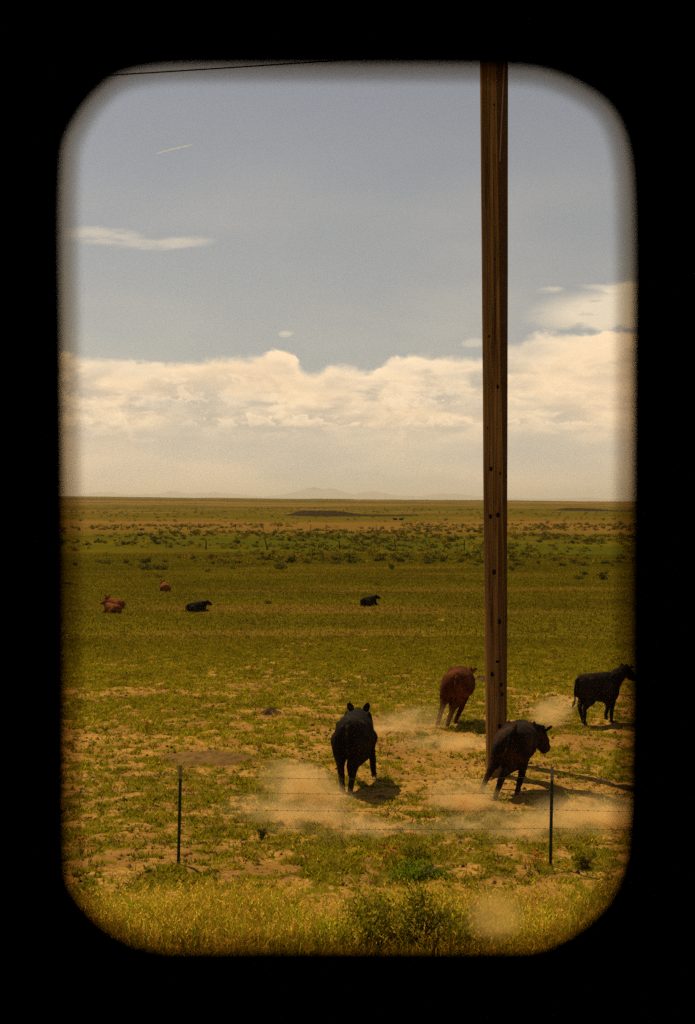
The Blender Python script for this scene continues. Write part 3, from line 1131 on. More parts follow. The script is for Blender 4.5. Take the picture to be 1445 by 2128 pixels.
def cow(name, label, cat, group, loc, heading, mat, legs, neck, tail, poll, hd, size=1.0, lean=0.0, ear_lift=0.02, torso=TORSO, voxel=0.016, width=1.0, hoof_mat=None, extra=None, up=(0, 0, 1), length=1.0, spread=.25):
    """heading: degrees from the view direction towards the right. All joints in the cow's own frame: x forward, y left, z up."""
    root = empty(name, loc, R(90 - heading))
    root.scale = (size, size, size)
    tag(root, label, cat, group)
    sh = lambda bm: [setattr(v, 'co', Vector((v.co.x * length, v.co.y + lean * v.co.z, v.co.z))) for v in bm.verts]
    bm = bmesh.new()
    loft(bm, [(a, b, c, d, e * width, f) for a, b, c, d, e, f in torso])
    chain(bm, neck)
    for lg in legs:
        chain(bm, lg)
    if torso is TORSO:
        for sd in (-1, 1):
            ellip(bm, (-.36, .185 * sd * width, .965), .11, .065, .06)
            ellip(bm, (-.62, .09 * sd, .93), .07, .06, .06)
            ellip(bm, (.40, .185 * sd * width, .87), .13, .06, .22)
            ellip(bm, (-.50, .185 * sd * width, .74), .16, .09, .19)
        for q in range(9):
            ellip(bm, (-.56 + q * .14, 0, 1.035 + .008 * math.sin(q * 1.3)), .10, .045, .045)
    if extra: extra(bm)
    at, rot = head_part(bm, poll, hd, up)
    sh(bm)
    link('body', fuse(bm, voxel), root, mat)
    for s in (-1, 1):
        bm = ear_mesh(at, s, ear_lift, spread)
        sh(bm)
        link('ear', bm_mesh('ear', bm, True), root, mat)
        bm = bmesh.new()
        ellip(bm, at(.15, .088 * s, .02), .018, .012, .016)
        sh(bm)
        link('eye', bm_mesh('eye', bm, True), root, m_eye)
    for lg in legs:
        (p, r), (q, s2) = lg[-1], lg[-2]
        p, q = Vector(p), Vector(q)
        d = (p - q)
        toe = Vector((0.8, 0, 0)) + d.normalized() * 0.6
        if len(lg) and p.z < 0.10: toe = Vector((1, 0, -0.05))
        bm = hoof_mesh(p, toe)
        sh(bm)
        link('hoof', bm_mesh('hoof', bm), root, hoof_mat or m_hoof)
    bm = bmesh.new()
    for (p, r), (q, s2) in zip(tail, tail[1:]):
        tube_bm(bm, p, q, r, s2, 9)
        bmesh.ops.create_icosphere(bm, subdivisions=2, radius=s2, matrix=Matrix.Translation(Vector(q)))
    sh(bm)
    link('tail', bm_mesh('tail', bm, True), root, mat)
    return root


def hind(y, stifle, hock, fet, hoof, hip=(-.44, .74), thick=1.0):
    s = 1 if y > 0 else -1
    return [((hip[0], y * .9, hip[1]), .17 * thick), ((stifle[0], y + .02 * s, stifle[1]), .125 * thick), (((stifle[0] + hock[0]) / 2 - .01, (y + .02 * s + hock[1]) / 2, (stifle[1] + hock[2]) / 2), .088), (hock, .062),
            ((fet[0], fet[1], fet[2]), .046), ((hoof[0], hoof[1], hoof[2]), .042)]


def fore(y, elbow, knee, fet, hoof, sh=(.42, .68)):
    return [((sh[0], y * .85, sh[1]), .15), ((elbow[0], y, elbow[1]), .09), ((knee[0], knee[1], knee[2]), .058), ((fet[0], fet[1], fet[2]), .045), ((hoof[0], hoof[1], hoof[2]), .042)]


TAIL_DOWN = [((-.68, 0, 1.0), .035), ((-.75, 0, .92), .030), ((-.77, 0, .7), .022), ((-.76, 0, .52), .018), ((-.75, 0, .42), .035), ((-.75, 0, .28), .012)]
TAIL_UP = [((-.64, 0, 1.04), .04), ((-.72, 0.0, 1.14), .040), ((-.80, 0.0, 1.12), .036), ((-.84, .02, .98), .030), ((-.82, .03, .82), .034), ((-.80, .03, .66), .012)]

# A: black cow running straight away, left of the poles
pA = ground(741, 1645)
cow('black_cow', 'black cow running straight away with ears pricked, left of the poles', 'cow', 'black cattle running from the train', (pA.x, pA.y + .38, 0), 9, m_black,
    [hind(.15, (-.33, .55), (-.54, .15, .40), (-.50, .14, .13), (-.46, .14, .035)),
     hind(-.13, (-.36, .55), (-.60, -.06, .40), (-.68, -.02, .16), (-.66, 0, .045)),
     fore(.14, (.42, .50), (.56, .13, .34), (.50, .13, .12), (.53, .13, .035)),
     fore(-.17, (.38, .52), (.47, -.20, .36), (.36, -.22, .20), (.40, -.225, .13))],
    [((.46, 0, .84), .235), ((.66, .02, .88), .195), ((.86, .05, .91), .155)], TAIL_DOWN,
    (.95, .06, .94), (1, 0.0, -.35), 1.04, 0.03, 0.17, width=.90, length=.86, spread=.17)

# B: black cow cutting right in front of the pole
pB = ground(1052, 1660)
cow('black_cow', 'black cow leaning into a right turn, kicking up dust before the poles', 'cow', 'black cattle running from the train', (pB.x + .03, pB.y + .42, 0), 14, m_brownblack,
    [hind(.16, (-.38, .58), (-.52, .24, .44), (-.60, .29, .24), (-.64, .31, .13)),
     hind(-.10, (-.36, .54), (-.54, .04, .38), (-.60, .07, .15), (-.62, .08, .045)),
     fore(.12, (.30, .50), (.40, .14, .36), (.26, .14, .24), (.22, .14, .16)),
     fore(-.17, (.24, .50), (.02, -.20, .30), (-.18, -.20, .12), (-.18, -.20, .035), sh=(.34, .66))],
    [((.46, 0, .82), .235), ((.66, -.10, .84), .195), ((.80, -.22, .84), .15)], TAIL_UP,
    (.84, -.28, .84), (.35, -.75, -1.0), .98, -0.20, 0.10, width=1.08, length=.84, up=(.3, -.3, 1))

# C: red cow running away, leaning right, farther off
pC = ground(938, 1510)
cow('red_cow', 'reddish brown cow galloping away in dust, left of the near pole', 'cow', None, (pC.x + .06, pC.y + .35, 0), 9, m_red,
    [hind(.16, (-.36, .56), (-.52, .21, .42), (-.56, .25, .17), (-.54, .26, .07)),
     hind(-.12, (-.34, .55), (-.54, .0, .38), (-.56, .06, .13), (-.52, .07, .04)),
     fore(.12, (.40, .50), (.42, .10, .34), (.28, .08, .20), (.30, .07, .12)),
     fore(-.15, (.34, .50), (.16, -.12, .30), (.02, -.06, .11), (.02, -.05, .035))],
    [((.46, 0, .82), .235), ((.66, -.02, .82), .19), ((.82, -.05, .80), .14)], TAIL_DOWN,
    (.88, -.06, .84), (1, -.15, -.8), 1.02, -0.12, 0.16, width=1.06, length=.82)

# D: black cow trotting off to the right, head up
pD = ground(1243, 1504)
cow('black_cow', 'black cow trotting to the right with head held high, at the right edge', 'cow', 'black cattle running from the train', (pD.x, pD.y, 0), 64, m_black,
    [hind(.14, (-.36, .55), (-.50, .15, .40), (-.40, .15, .13), (-.36, .15, .04), thick=.92),
     hind(-.14, (-.38, .55), (-.58, -.14, .40), (-.60, -.14, .13), (-.56, -.14, .035), thick=.92),
     fore(.14, (.36, .50), (.50, .14, .36), (.40, .14, .16), (.43, .14, .08)),
     fore(-.14, (.36, .50), (.34, -.14, .30), (.32, -.14, .11), (.35, -.14, .035))],
    [((.44, 0, .84), .23), ((.66, 0, .98), .18), ((.86, 0, 1.08), .14)],
    [((-.68, 0, 1.0), .03), ((-.76, 0, .92), .028), ((-.80, 0, .72), .022), ((-.78, 0, .56), .02), ((-.83, 0, .46), .035), ((-.88, 0, .40), .012)],
    (.98, 0, 1.12), (1, 0, -.5), .93, 0.0, 0.05, width=.85, length=.76)

# lying cattle
LYING = [(-.66, 0, .28, .10, .10, 0), (-.60, 0, .30, .22, .22, 0), (-.44, .02, .31, .28, .31, .5), (-.2, .02, .31, .30, .35, 1), (.05, 0, .33, .31, .34, 1), (.28, 0, .36, .31, .29, .6), (.46, 0, .40, .28, .23, .2), (.58, 0, .42, .22, .17, 0), (.66, 0, .43, .13, .1, 0)]
LIE_LEGS = [[((-.36, .26, .28), .17), ((-.12, .36, .14), .10), ((-.34, .42, .08), .055), ((-.12, .45, .05), .036), ((-.06, .45, .04), .034)],
            [((-.38, -.26, .28), .17), ((-.10, -.34, .18), .11), ((-.36, -.38, .09), .06), ((-.14, -.42, .05), .036), ((-.08, -.42, .04), .034)],
            [((.42, .15, .28), .13), ((.50, .20, .10), .075), ((.72, .20, .07), .048), ((.58, .24, .05), .036), ((.52, .24, .04), .034)],
            [((.42, -.15, .28), .13), ((.48, -.20, .10), .075), ((.74, -.18, .07), .048), ((.60, -.22, .05), .036), ((.54, -.22, .04), .034)]]
LIE_TAIL = [((-.64, 0, .44), .03), ((-.74, .03, .30), .024), ((-.72, .10, .12), .02), ((-.62, .18, .05), .028), ((-.54, .22, .04), .01)]


def lying(name, label, group, px, py, heading, mat, poll, hd, size, lift=0.03):
    p = ground(px, py)
    mid = Vector((.62, poll[1] * .4, .52))
    return cow(name, label, 'cow', group, (p.x, p.y + .2, -.01), heading, mat, LIE_LEGS, [((.44, 0, .46), .20), (tuple(mid), .155), ((poll[0] - .05, poll[1], poll[2] - .03), .115)], LIE_TAIL, poll, hd, size, 0.0, lift, LYING, 0.024)


lying('red_cow', 'red cow lying in the grass, nearer of the overlapping pair at left', 'red cattle lying in the grass', 233, 1275, -52, m_rust, (.70, .02, .74), (1, .5, -.3), .62, .08)
lying('red_cow', 'red cow lying in the grass, farther of the overlapping pair at left', 'red cattle lying in the grass', 240, 1265, -60, m_rust, (.72, 0, .74), (1, -.5, -.3), .64, .10)
lying('red_cow', 'lone red cow lying with its rump to the train, farthest of the reclining cattle', 'red cattle lying in the grass', 342, 1229, -16, m_rust, (.72, .05, .72), (1, .3, -.3), .66, .09)
lying('black_cow', 'black cow lying flat facing right, beside the red pair in the grass', 'black cattle lying in the grass', 408, 1272, 58, m_black, (.72, 0, .58), (1, 0, -.35), .66, .03)
lying('black_cow', 'black cow lying in the middle of the pasture with ears spread, head turned back', 'black cattle lying in the grass', 767, 1259, 42, m_black, (.66, -.04, .62), (.7, -.9, -.3), .64, .04)
lying('black_cow', 'tiny far off black cow lying below the dark bank, left of a pair', 'cattle far out on the prairie', 822, 1081, -58, m_black, (.72, 0, .64), (1, .3, -.3), .85)
lying('black_cow', 'tiny far off black cow lying below the dark bank, right of a pair', 'cattle far out on the prairie', 834, 1081, 60, m_black, (.72, 0, .64), (1, .3, -.3), .9)

# ------------------------------------------------------------------ heaps of bare earth
def mound(px, py, wpx, hgt, depth, label, colr, seed, cone=False):
    p = ground(px, py)
    w = wpx / FPX * p.y / 2
    n, k = 26, 60
    v = []
    for i in range(n):
        t = i / (n - 1)
        for j in range(k):
            a = 2 * math.pi * j / k
            f = (1 - t) ** 1.2 if cone else (1 - t ** 3)
            rag = 1 + 0.30 * mnoise.noise(Vector((math.cos(a) * 1.6 + seed, math.sin(a) * 1.6, 0))) + 0.16 * mnoise.noise(Vector((math.cos(a) * 6 + seed, math.sin(a) * 6, 2)))
            x, y = w * t * math.cos(a) * rag, depth * t * math.sin(a) * rag
            z = hgt * f * (1 + 0.55 * mnoise.noise(Vector((x * 2 + seed, y * 2, 3)))) + 0.09 * (1 - t) * mnoise.noise(Vector((x * 9 + seed, y * 9, 1))) + 0.02 * (1 - t) * mnoise.noise(Vector((x * 25 + seed, y * 25, 1)))
            z += float(relief(np.array([p.x + x]), np.array([p.y + y]))[0]) - 0.02 * t
            v.append((x, y, z))
    f = [(i * k + j, (i + 1) * k + j, (i + 1) * k + (j + 1) % k, i * k + (j + 1) % k) for i in range(n - 1) for j in range(k)]
    me = bpy.data.meshes.new('dirt_mound')
    me.from_pydata(v, [], f)
    me.polygons.foreach_set('use_smooth', np.ones(len(me.polygons), dtype=bool))
    o = link('dirt_mound', me, mat=simple_mat('mound_earth', colr, 1.0, 0, 0.55, 9, 0.0, 1.0), loc=(p.x, p.y, 0))
    tag(o, label, 'dirt mound')


mound(432, 1576, 205, 0.085, 0.75, 'wide low mound of brown earth beyond the left fence post', (0.20, 0.115, 0.038), 2.0)
mound(563, 1482, 50, 0.13, 0.35, 'small dark cone of earth like an anthill on pale bare ground', (0.085, 0.05, 0.028), 7.0, True)
mound(1000, 1414, 46, 0.09, 0.4, 'small grey brown mound just left of the near pole', (0.11, 0.066, 0.028), 11.0)

# ------------------------------------------------------------------ grass
GREENS = np.array([(0.165, 0.155, 0.005), (0.225, 0.19, 0.006), (0.29, 0.208, 0.010), (0.12, 0.116, 0.005)])
DRYS = np.array([(0.38, 0.235, 0.022), (0.29, 0.155, 0.020), (0.46, 0.32, 0.030)])


def blades(pos, hgt, wid, bend, tint, segs):
    """pos n x 3; each blade bends to a random side; segs 1 = a triangle, 2 = quad + triangle"""
    n = len(pos)
    a = rng.random(n) * 2 * np.pi
    b = rng.random(n) * 2 * np.pi
    w = np.stack([np.cos(a), np.sin(a), np.zeros(n)], 1) * (wid / 2)[:, None]
    l = np.stack([np.cos(b), np.sin(b), np.zeros(n)], 1) * (bend * hgt)[:, None]
    up = np.array([0, 0, 1.0])
    if segs == 1:
        v = np.stack([pos - w, pos + w, pos + l + up * hgt[:, None]], 1).reshape(-1, 3)
        f = np.arange(n * 3).reshape(-1, 3)
        t = np.repeat(tint, 3, 0)
        return v, f, t
    m = pos + l * 0.3 + up * (hgt * 0.6)[:, None]
    v = np.stack([pos - w, pos + w, m - w * 0.8, m + w * 0.8, pos + l + up * (hgt * (1 - 0.25 * bend))[:, None]], 1).reshape(-1, 3)
    k = np.arange(n)[:, None] * 5
    f = np.concatenate([k + [0, 1, 3], k + [0, 3, 2], k + [2, 3, 4]]).reshape(-1, 3)
    return v, f, np.repeat(tint, 5, 0)


def pick(n, palette):
    c = palette[rng.integers(0, len(palette), n)]
    return c * (0.75 + 0.5 * rng.random((n, 1)))


def grass_object(name, label, parts):
    off = 0
    V_, F_, T__ = [], [], []
    for v, f, t in parts:
        V_.append(v); F_.append(f + off); T__.append(t)
        off += len(v)
    me = np_mesh(name, np.concatenate(V_), np.concatenate(F_))
    vcol(me, 'tint', np.concatenate(T__))
    o = link(name, me, mat=M_grass)
    tag(o, label, 'grass', kind='stuff')


def scatter(n, d0, d1, half=0.29):
    d = np.sqrt(rng.random(n) * (d1 * d1 - d0 * d0) + d0 * d0)
    a = (rng.random(n) * 2 - 1) * half
    return d * np.sin(a), d * np.cos(a)


# pasture: low clumped plants and short grass between bare soil
x, y = scatter(620000, 16.2, 46)
c = cover(x, y)
keep = rng.random(len(x)) < c ** 1.3 * (0.35 + 0.65 * sst(fbm(x * 5, y * 5, 2), 0.35, 0.65))
x, y, c = x[keep], y[keep], c[keep]
n = len(x)
clump = fbm(x * 3 + 9, y * 3 + 2, 3)
h = (0.025 + 0.075 * clump * rng.random(n)) * (0.6 + 0.6 * c)
tall = rng.random(n) < 0.02
h[tall] *= 2.4
tint = pick(n, GREENS)
hue = fbm(x * 0.9 + 33, y * 0.9 + 12, 3)
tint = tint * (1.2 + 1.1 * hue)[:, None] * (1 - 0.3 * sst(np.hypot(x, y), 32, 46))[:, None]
dr = rng.random(n) < 0.16 + 0.35 * sst(hue, 0.55, 0.75)
tint[dr] = pick(dr.sum(), DRYS)
z = relief(x, y) - 0.006
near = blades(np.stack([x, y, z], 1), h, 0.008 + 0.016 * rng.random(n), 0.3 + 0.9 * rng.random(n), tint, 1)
# leafy clumps: each a low dome of leaves
cx, cyy = scatter(30000, 16.3, 47)
cc_ = cover(cx, cyy)
keep = rng.random(len(cx)) < 0.10 + 0.75 * cc_
cx, cyy = cx[keep], cyy[keep]
m_ = 16
nc = len(cx)
cr = (0.04 + 0.14 * rng.random(nc) ** 2)
ch = 0.03 + 0.35 * cr + 0.03 * rng.random(nc)
rad = np.sqrt(rng.random((nc, m_)))
ang = rng.random((nc, m_)) * 2 * np.pi
px_ = (cx[:, None] + cr[:, None] * rad * np.cos(ang)).ravel()
py_ = (cyy[:, None] + cr[:, None] * rad * np.sin(ang)).ravel()
hh_ = (ch[:, None] * (1.05 - 0.7 * rad ** 2) * (0.7 + 0.6 * rng.random((nc, m_)))).ravel()
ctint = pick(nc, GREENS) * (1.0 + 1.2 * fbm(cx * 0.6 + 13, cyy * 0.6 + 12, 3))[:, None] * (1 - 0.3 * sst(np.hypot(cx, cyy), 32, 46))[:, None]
old = rng.random(nc) < 0.14
ctint[old] = pick(old.sum(), DRYS) * 0.7
tint = np.repeat(ctint, m_, 0) * (0.75 + 0.5 * rng.random((nc * m_, 1)))
clumps = blades(np.stack([px_, py_, relief(px_, py_) - 0.005], 1), hh_, 0.014 + 0.022 * rng.random(nc * m_), 0.5 + 0.9 * rng.random(nc * m_), tint, 1)
# mid distance sward
x, y = scatter(480000, 44, 125)
c = cover(x, y)
keep = rng.random(len(x)) < 0.35 + 0.65 * c
x, y, c = x[keep], y[keep], c[keep]
n = len(x)
h = 0.035 + 0.075 * rng.random(n)
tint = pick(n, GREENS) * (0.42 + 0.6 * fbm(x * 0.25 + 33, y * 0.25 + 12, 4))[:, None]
band = sst(fbm(x * 0.05 + 4, y * 0.35 + 9, 3, 0.6), 0.52, 0.70)
dr = rng.random(n) < 0.08 + 0.5 * band
tint[dr] = pick(dr.sum(), DRYS) * 0.75
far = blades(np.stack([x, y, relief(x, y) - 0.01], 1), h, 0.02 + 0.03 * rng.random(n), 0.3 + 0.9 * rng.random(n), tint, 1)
# the same pasture continues, a little thinner, to either side
keep_state = rng.bit_generator.state


def side_grass(n, d0, d1, hmin, hvar, wmin, wvar, mul, segs, cov=True):
    d = np.sqrt(rng.random(n) * (d1 * d1 - d0 * d0) + d0 * d0)
    a = (0.285 + 0.215 * rng.random(n)) * np.where(rng.random(n) < 0.5, -1, 1)
    x, y = d * np.sin(a), d * np.cos(a)
    if cov:
        k = rng.random(n) < cover(x, y)
        x, y = x[k], y[k]
    t = pick(len(x), GREENS) * mul * (0.7 + fbm(x * 0.9, y * 0.9, 3))[:, None]
    q = rng.random(len(x)) < 0.2
    t[q] = pick(q.sum(), DRYS) * mul * 0.8
    return blades(np.stack([x, y, relief(x, y) - 0.01], 1), hmin + hvar * rng.random(len(x)), wmin + wvar * rng.random(len(x)), 0.3 + 0.9 * rng.random(len(x)), t, segs)


sides = [side_grass(170000, 16.5, 46, .03, .07, .014, .026, 1.4, 1), side_grass(110000, 44, 125, .04, .08, .03, .04, .75, 1, False)]
side_verge = side_grass(26000, 12.5, 16.6, .06, .18, .008, .010, 2.0, 2, False)
rng.bit_generator.state = keep_state
grass_object('grass', 'short green and straw coloured grass over the grazed pasture', [near, clumps, far] + sides)

# verge: tall grass by the track, below the fence
x, y = scatter(95000, 12.4, 17.3, 0.30)
edge_ = 16.55 + (fbm(x * 1.1, x * 0 + 4, 3) - 0.5) * 1.5
dens = 1 - sst(y, edge_ - 1.5, edge_ + 0.2)
keep = rng.random(len(x)) < dens * (0.35 + 0.65 * sst(fbm(x * 1.3 + 50, y * 1.3, 3), 0.3, 0.6))
x, y = x[keep], y[keep]
n = len(x)
patch = fbm(x * 0.7 + 70, y * 0.9 + 20, 3)
h = (0.06 + 0.19 * rng.random(n) ** 1.6) * (0.30 + 1.15 * patch) * (1.0 - 0.68 * sst(y, 14.6, 16.3))
tint = pick(n, GREENS) * np.array([0.95, 1.06, 1.0]) * (1.1 + 2.6 * fbm(x * 1.1 + 3, y * 1.1 + 44, 3))[:, None]
straw = rng.random(n) < 0.03 + 0.28 * sst(patch, 0.50, 0.66)
tint[straw] = pick(straw.sum(), DRYS) * 1.9
v1 = blades(np.stack([x, y, relief(x, y) - 0.01], 1), h, 0.005 + 0.008 * rng.random(n), 0.15 + 0.7 * rng.random(n), tint, 2)
# seed heads on stalks
sel = rng.random(n) < 0.09 * (1 - sst(y, 15.2, 16.4))
xs, ys, hs_ = x[sel], y[sel], h[sel] * 1.3 + 0.06
m_ = len(xs)
v2 = blades(np.stack([xs, ys, relief(xs, ys)], 1), hs_, np.full(m_, 0.004), 0.12 + 0.2 * rng.random(m_), pick(m_, DRYS), 2)
sp = []
for q in range(5):
    zz = hs_ * (0.80 + 0.06 * q)
    sp.append(blades(np.stack([xs + 0.03 * rng.standard_normal(m_) * 0.5, ys + 0.015 * rng.standard_normal(m_), relief(xs, ys) + zz], 1), np.full(m_, 0.035), np.full(m_, 0.012), 0.6 + 0.8 * rng.random(m_), np.minimum(pick(m_, DRYS) * 2.0, .9), 1))
grass_object('grass', 'tall yellow green grass gone to seed on the verge by the track', [v1, v2, side_verge] + sp)

# clods of dry earth and dung strewn over the bare ground
cg = np.random.default_rng(5)
ccx, ccy = scatter(9000, 16.4, 36)
keep = cg.random(len(ccx)) < (1 - cover(ccx, ccy)) * 0.9
ccx, ccy = ccx[keep], ccy[keep]
nC = len(ccx)
cs = 0.012 + 0.035 * cg.random(nC) ** 3
octa = np.array([(1, 0, 0), (0, 1, 0), (-1, 0, 0), (0, -1, 0), (0, 0, .8), (0, 0, -.5)])
cv_ = octa[None] * (0.7 + 0.6 * cg.random((nC, 6, 1))) * cs[:, None, None] + np.stack([ccx, ccy, relief(ccx, ccy) + 0.004], 1)[:, None]
cf = np.array([(0, 1, 4), (1, 2, 4), (2, 3, 4), (3, 0, 4), (1, 0, 5), (2, 1, 5), (3, 2, 5), (0, 3, 5)])
me = np_mesh('clods', cv_.reshape(-1, 3), (np.arange(nC)[:, None, None] * 6 + cf[None]).reshape(-1, 3))
cpal = np.array([(0.16, 0.085, 0.028), (0.09, 0.05, 0.02), (0.30, 0.17, 0.06)])
vcol(me, 'tint', np.repeat(cpal[cg.integers(0, 3, nC)] * (0.7 + 0.6 * cg.random((nC, 1))), 6, 0))
m_clod, CL = mat_new('dry_clod')
CLa = CL.n('ShaderNodeAttribute', attribute_name='tint')
surf(CL, principled(CL, CLa.outputs['Color'], 1.0, 0, None, spec=0.0))
tag(link('dirt', me, mat=m_clod), 'clods of dry brown earth strewn over the bare patches', 'dirt', kind='stuff')

# ------------------------------------------------------------------ bushes
def bush_mesh(r, h, n, leaf, palette, seed, flat=0.7):
    g = np.random.default_rng(seed)
    lobes = g.normal(size=(9, 3)) * [r * .45, r * .45, h * .22] + [0, 0, h * .42]
    k = g.integers(0, 9, n)
    p = lobes[k] + g.normal(size=(n, 3)) * [r * .22, r * .22, h * .20]
    p[:, 2] = np.abs(p[:, 2]) * 0.98 + 0.01
    a = g.normal(size=(n, 3))
    a[:, 2] = np.abs(a[:, 2]) + 0.4
    a /= np.linalg.norm(a, axis=1)[:, None]
    b = np.cross(a, g.normal(size=(n, 3)))
    b /= np.linalg.norm(b, axis=1)[:, None]
    s = leaf * (0.6 + 0.8 * g.random(n))[:, None]
    v = np.stack([p, p + a * s * .5 + b * s * .22, p + a * s, p + a * s * .5 - b * s * .22], 1).reshape(-1, 3)
    f = np.arange(n * 4).reshape(-1, 4)
    me = np_mesh('leaves', v, f)
    c = palette[g.integers(0, len(palette), n)] * (0.7 + 0.6 * g.random((n, 1)))
    vcol(me, 'tint', np.repeat(c, 4, 0))
    me.materials.append(M_leaf)
    return me


def stems_mesh(r, h, n, seed, rad=0.008):
    g = random.Random(seed)
    bm = bmesh.new()
    for i in range(n):
        a = g.uniform(0, 6.28)
        q = g.uniform(.2, .85)
        mid = Vector((math.cos(a) * r * q * .4, math.sin(a) * r * q * .4, h * .4))
        tip = Vector((math.cos(a + .3) * r * q, math.sin(a + .3) * r * q, h * g.uniform(.6, .95)))
        tube_bm(bm, (0.02 * math.cos(a), 0.02 * math.sin(a), -.03), mid, rad, rad * .8, 5, False)
        tube_bm(bm, mid, tip, rad * .8, rad * .3, 5, False)
    return bm_mesh('stems', bm)


m_stem = simple_mat('grey_stem', (0.11, 0.08, 0.05), 0.9)
SAGE = np.array([(0.115, 0.100, 0.013), (0.090, 0.085, 0.011), (0.14, 0.105, 0.018)])
SAGE_D = np.array([(0.060, 0.058, 0.009), (0.08, 0.066, 0.011)])
SAGE_G = np.array([(0.17, 0.175, 0.008), (0.24, 0.21, 0.010), (0.32, 0.24, 0.012)])

# the bushes in the verge
def verge_bush(px, py, r, h, n, seed, label, pal, leaf=0.05):
    p = ground(px, py)
    o = empty('weedy_bush', (p.x, p.y, float(relief(np.array([p.x]), np.array([p.y]))[0])))
    tag(o, label, 'bush')
    link('leaves', bush_mesh(r, h, n, leaf, pal, seed), o)
    link('stems', stems_mesh(r, h, 26, seed), o, m_stem)


verge_bush(880, 1960, .40, .46, 3000, 3, 'leafy green sagebrush in the tall grass left of the dried splash', SAGE_G)
verge_bush(770, 1950, .30, .46, 1700, 8, 'smaller yellow green weed bush left of the leafy sagebrush', SAGE_G * 1.25, .045)
verge_bush(870, 1830, .30, .17, 1500, 5, 'low bright green weed patch near the foot of the fence, mid verge', SAGE_G * np.array([.75, 1.15, 1]), .04)
verge_bush(860, 1788, .16, .10, 500, 21, 'small dark green weed between the fence posts at the edge of bare dirt', SAGE_G * .8, .04)
verge_bush(1215, 1806, .13, .15, 400, 22, 'upright green weed just right of the right fence post', SAGE_G, .045)
verge_bush(545, 1745, .09, .15, 110, 23, 'thin upright weed right of the left fence post', SAGE_G * .8, .045)

# sagebrush dotted over the far pasture, each its own plant
protos = [bush_mesh(.60, .50, 260, .16, SAGE, 31), bush_mesh(.50, .45, 240, .15, SAGE_D, 32), bush_mesh(.75, .42, 300, .17, SAGE, 33), bush_mesh(.45, .60, 220, .16, SAGE_D, 34)]
stem_p = stems_mesh(.5, .45, 7, 40, .012)
stem_p.materials.append(m_stem)
named = [(375 / 2 + 120, 1184, 1.0), (1256, 1172, .7), (584, 1181, 1.1), (814, 1183, .7), (549, 1172, .6), (1290, 1170, .6), (228, 1170, .8), (263, 1170, .8), (272, 1174, .5), (300, 1169, .9), (341, 1166, .6), (437, 1160, .6), (483, 1181, .5), (432, 1187, .5), (334, 1199, .6),
         (607, 1168, 1.3), (640, 1169, .8), (700, 1165, 1.0), (705, 1171, .9), (730, 1166, .8), (787, 1166, 1.1), (830, 1168, 1.2), (890, 1172, 1.1), (920, 1168, .8), (936, 1128, 1.5), (960, 1168, .9), (985, 1176, .6), (1064, 1186, .6), (1133, 1122, 1.2), (1120, 1131, 1.0), (1175, 1116, .9),
         (1190, 1170, .7), (1216, 1176, .8), (1214, 1194, .8), (1201, 1203, .8), (1254, 1205, .9), (1150, 1166, .9), (1070, 1167, .9), (985, 1370, .35), (1063, 1160, .7), (785, 1217, .4), (558, 1255, .45), (135, 1215, .5)]
BUSH = {0: 'low sagebrush in open pasture, above and left of the lone red lying cow', 14: 'small low bush straight above the lone red lying cow',
        24: 'largest dark bush on the lush belt just left of the poles', 28: 'round dark bush on the ochre strip right of the poles', 29: 'low bush just below the round dark bush right of the poles',
        33: 'small bush near the right window edge, upper of three in a triangle', 34: 'small bush near the right window edge, lower left of three in a triangle', 35: 'small bush near the right window edge, lower right of three in a triangle',
        38: 'small dark tuft left of the near pole, above the red running cow', 40: 'tiny tuft above the ears-spread black cow lying mid pasture',
        41: 'small tuft between the two black cows lying in the pasture', 42: 'small bush at the left window edge, above the overlapping red pair'}
spots = []
for (a, b, s) in named:
    p = ground(a, b)
    spots.append((p.x, p.y, s))
while len(spots) < 300:
    d = random.uniform(95, 255) if random.random() < 0.75 else random.uniform(140, 240)
    aa = random.uniform(-.215, .215)
    bx, by = d * math.sin(aa), d * math.cos(aa)
    nz = float(fbm(np.array([bx * .06 + 5]), np.array([by * .06 + 5]), 2)[0])
    if nz < 0.5: continue
    spots.append((bx, by, random.uniform(.35, .95)))
for i, (bx, by, s) in enumerate(spots):
    o = empty('sagebrush', (bx, by, float(relief(np.array([bx]), np.array([by]))[0]) - .02), random.uniform(0, 6.28))
    s *= 0.8
    o.scale = (s * random.uniform(.9, 1.3), s * random.uniform(.9, 1.3), s * random.uniform(.7, 1.05))
    tag(o, BUSH.get(i, 'dark sagebrush dotted over the far pasture below the horizon'), 'bush', 'isolated sagebrush in the pasture' if i in BUSH else 'sagebrush dotted over the far pasture')
    for nm, me in (('leaves', protos[i % 4]), ('stems', stem_p)):
        c_ = bpy.data.objects.new(nm, me)
        col.objects.link(c_)
        c_.parent = o
# the sea of smaller brush behind, too many to count
g = np.random.default_rng(77)
V_, T__ = [], []
nb_ = 5200
d = np.sqrt(g.random(nb_) * (900 ** 2 - 110 ** 2) + 110 ** 2)
d[: nb_ * 2 // 3] = g.uniform(105, 300, nb_ * 2 // 3)
aa = (g.random(nb_) * 2 - 1) * 0.27
bx, by = d * np.sin(aa), d * np.cos(aa)
ok = (fbm(bx * .05 + 9, by * .05, 3) > 0.45)
bx, by, d = bx[ok], by[ok], d[ok]
nb_ = len(bx)
m_ = 26
r_ = (0.12 + 0.24 * g.random(nb_)) * (1 + d / 900)
cx_ = np.repeat(np.stack([bx, by, relief(bx, by)], 1), m_, 0)
rr_ = np.repeat(r_, m_)[:, None]
p = cx_ + g.normal(size=(nb_ * m_, 3)) * rr_ * [.5, .5, .0] + np.abs(g.normal(size=(nb_ * m_, 3))) * rr_ * [0, 0, .45]
a_ = g.normal(size=(nb_ * m_, 3))
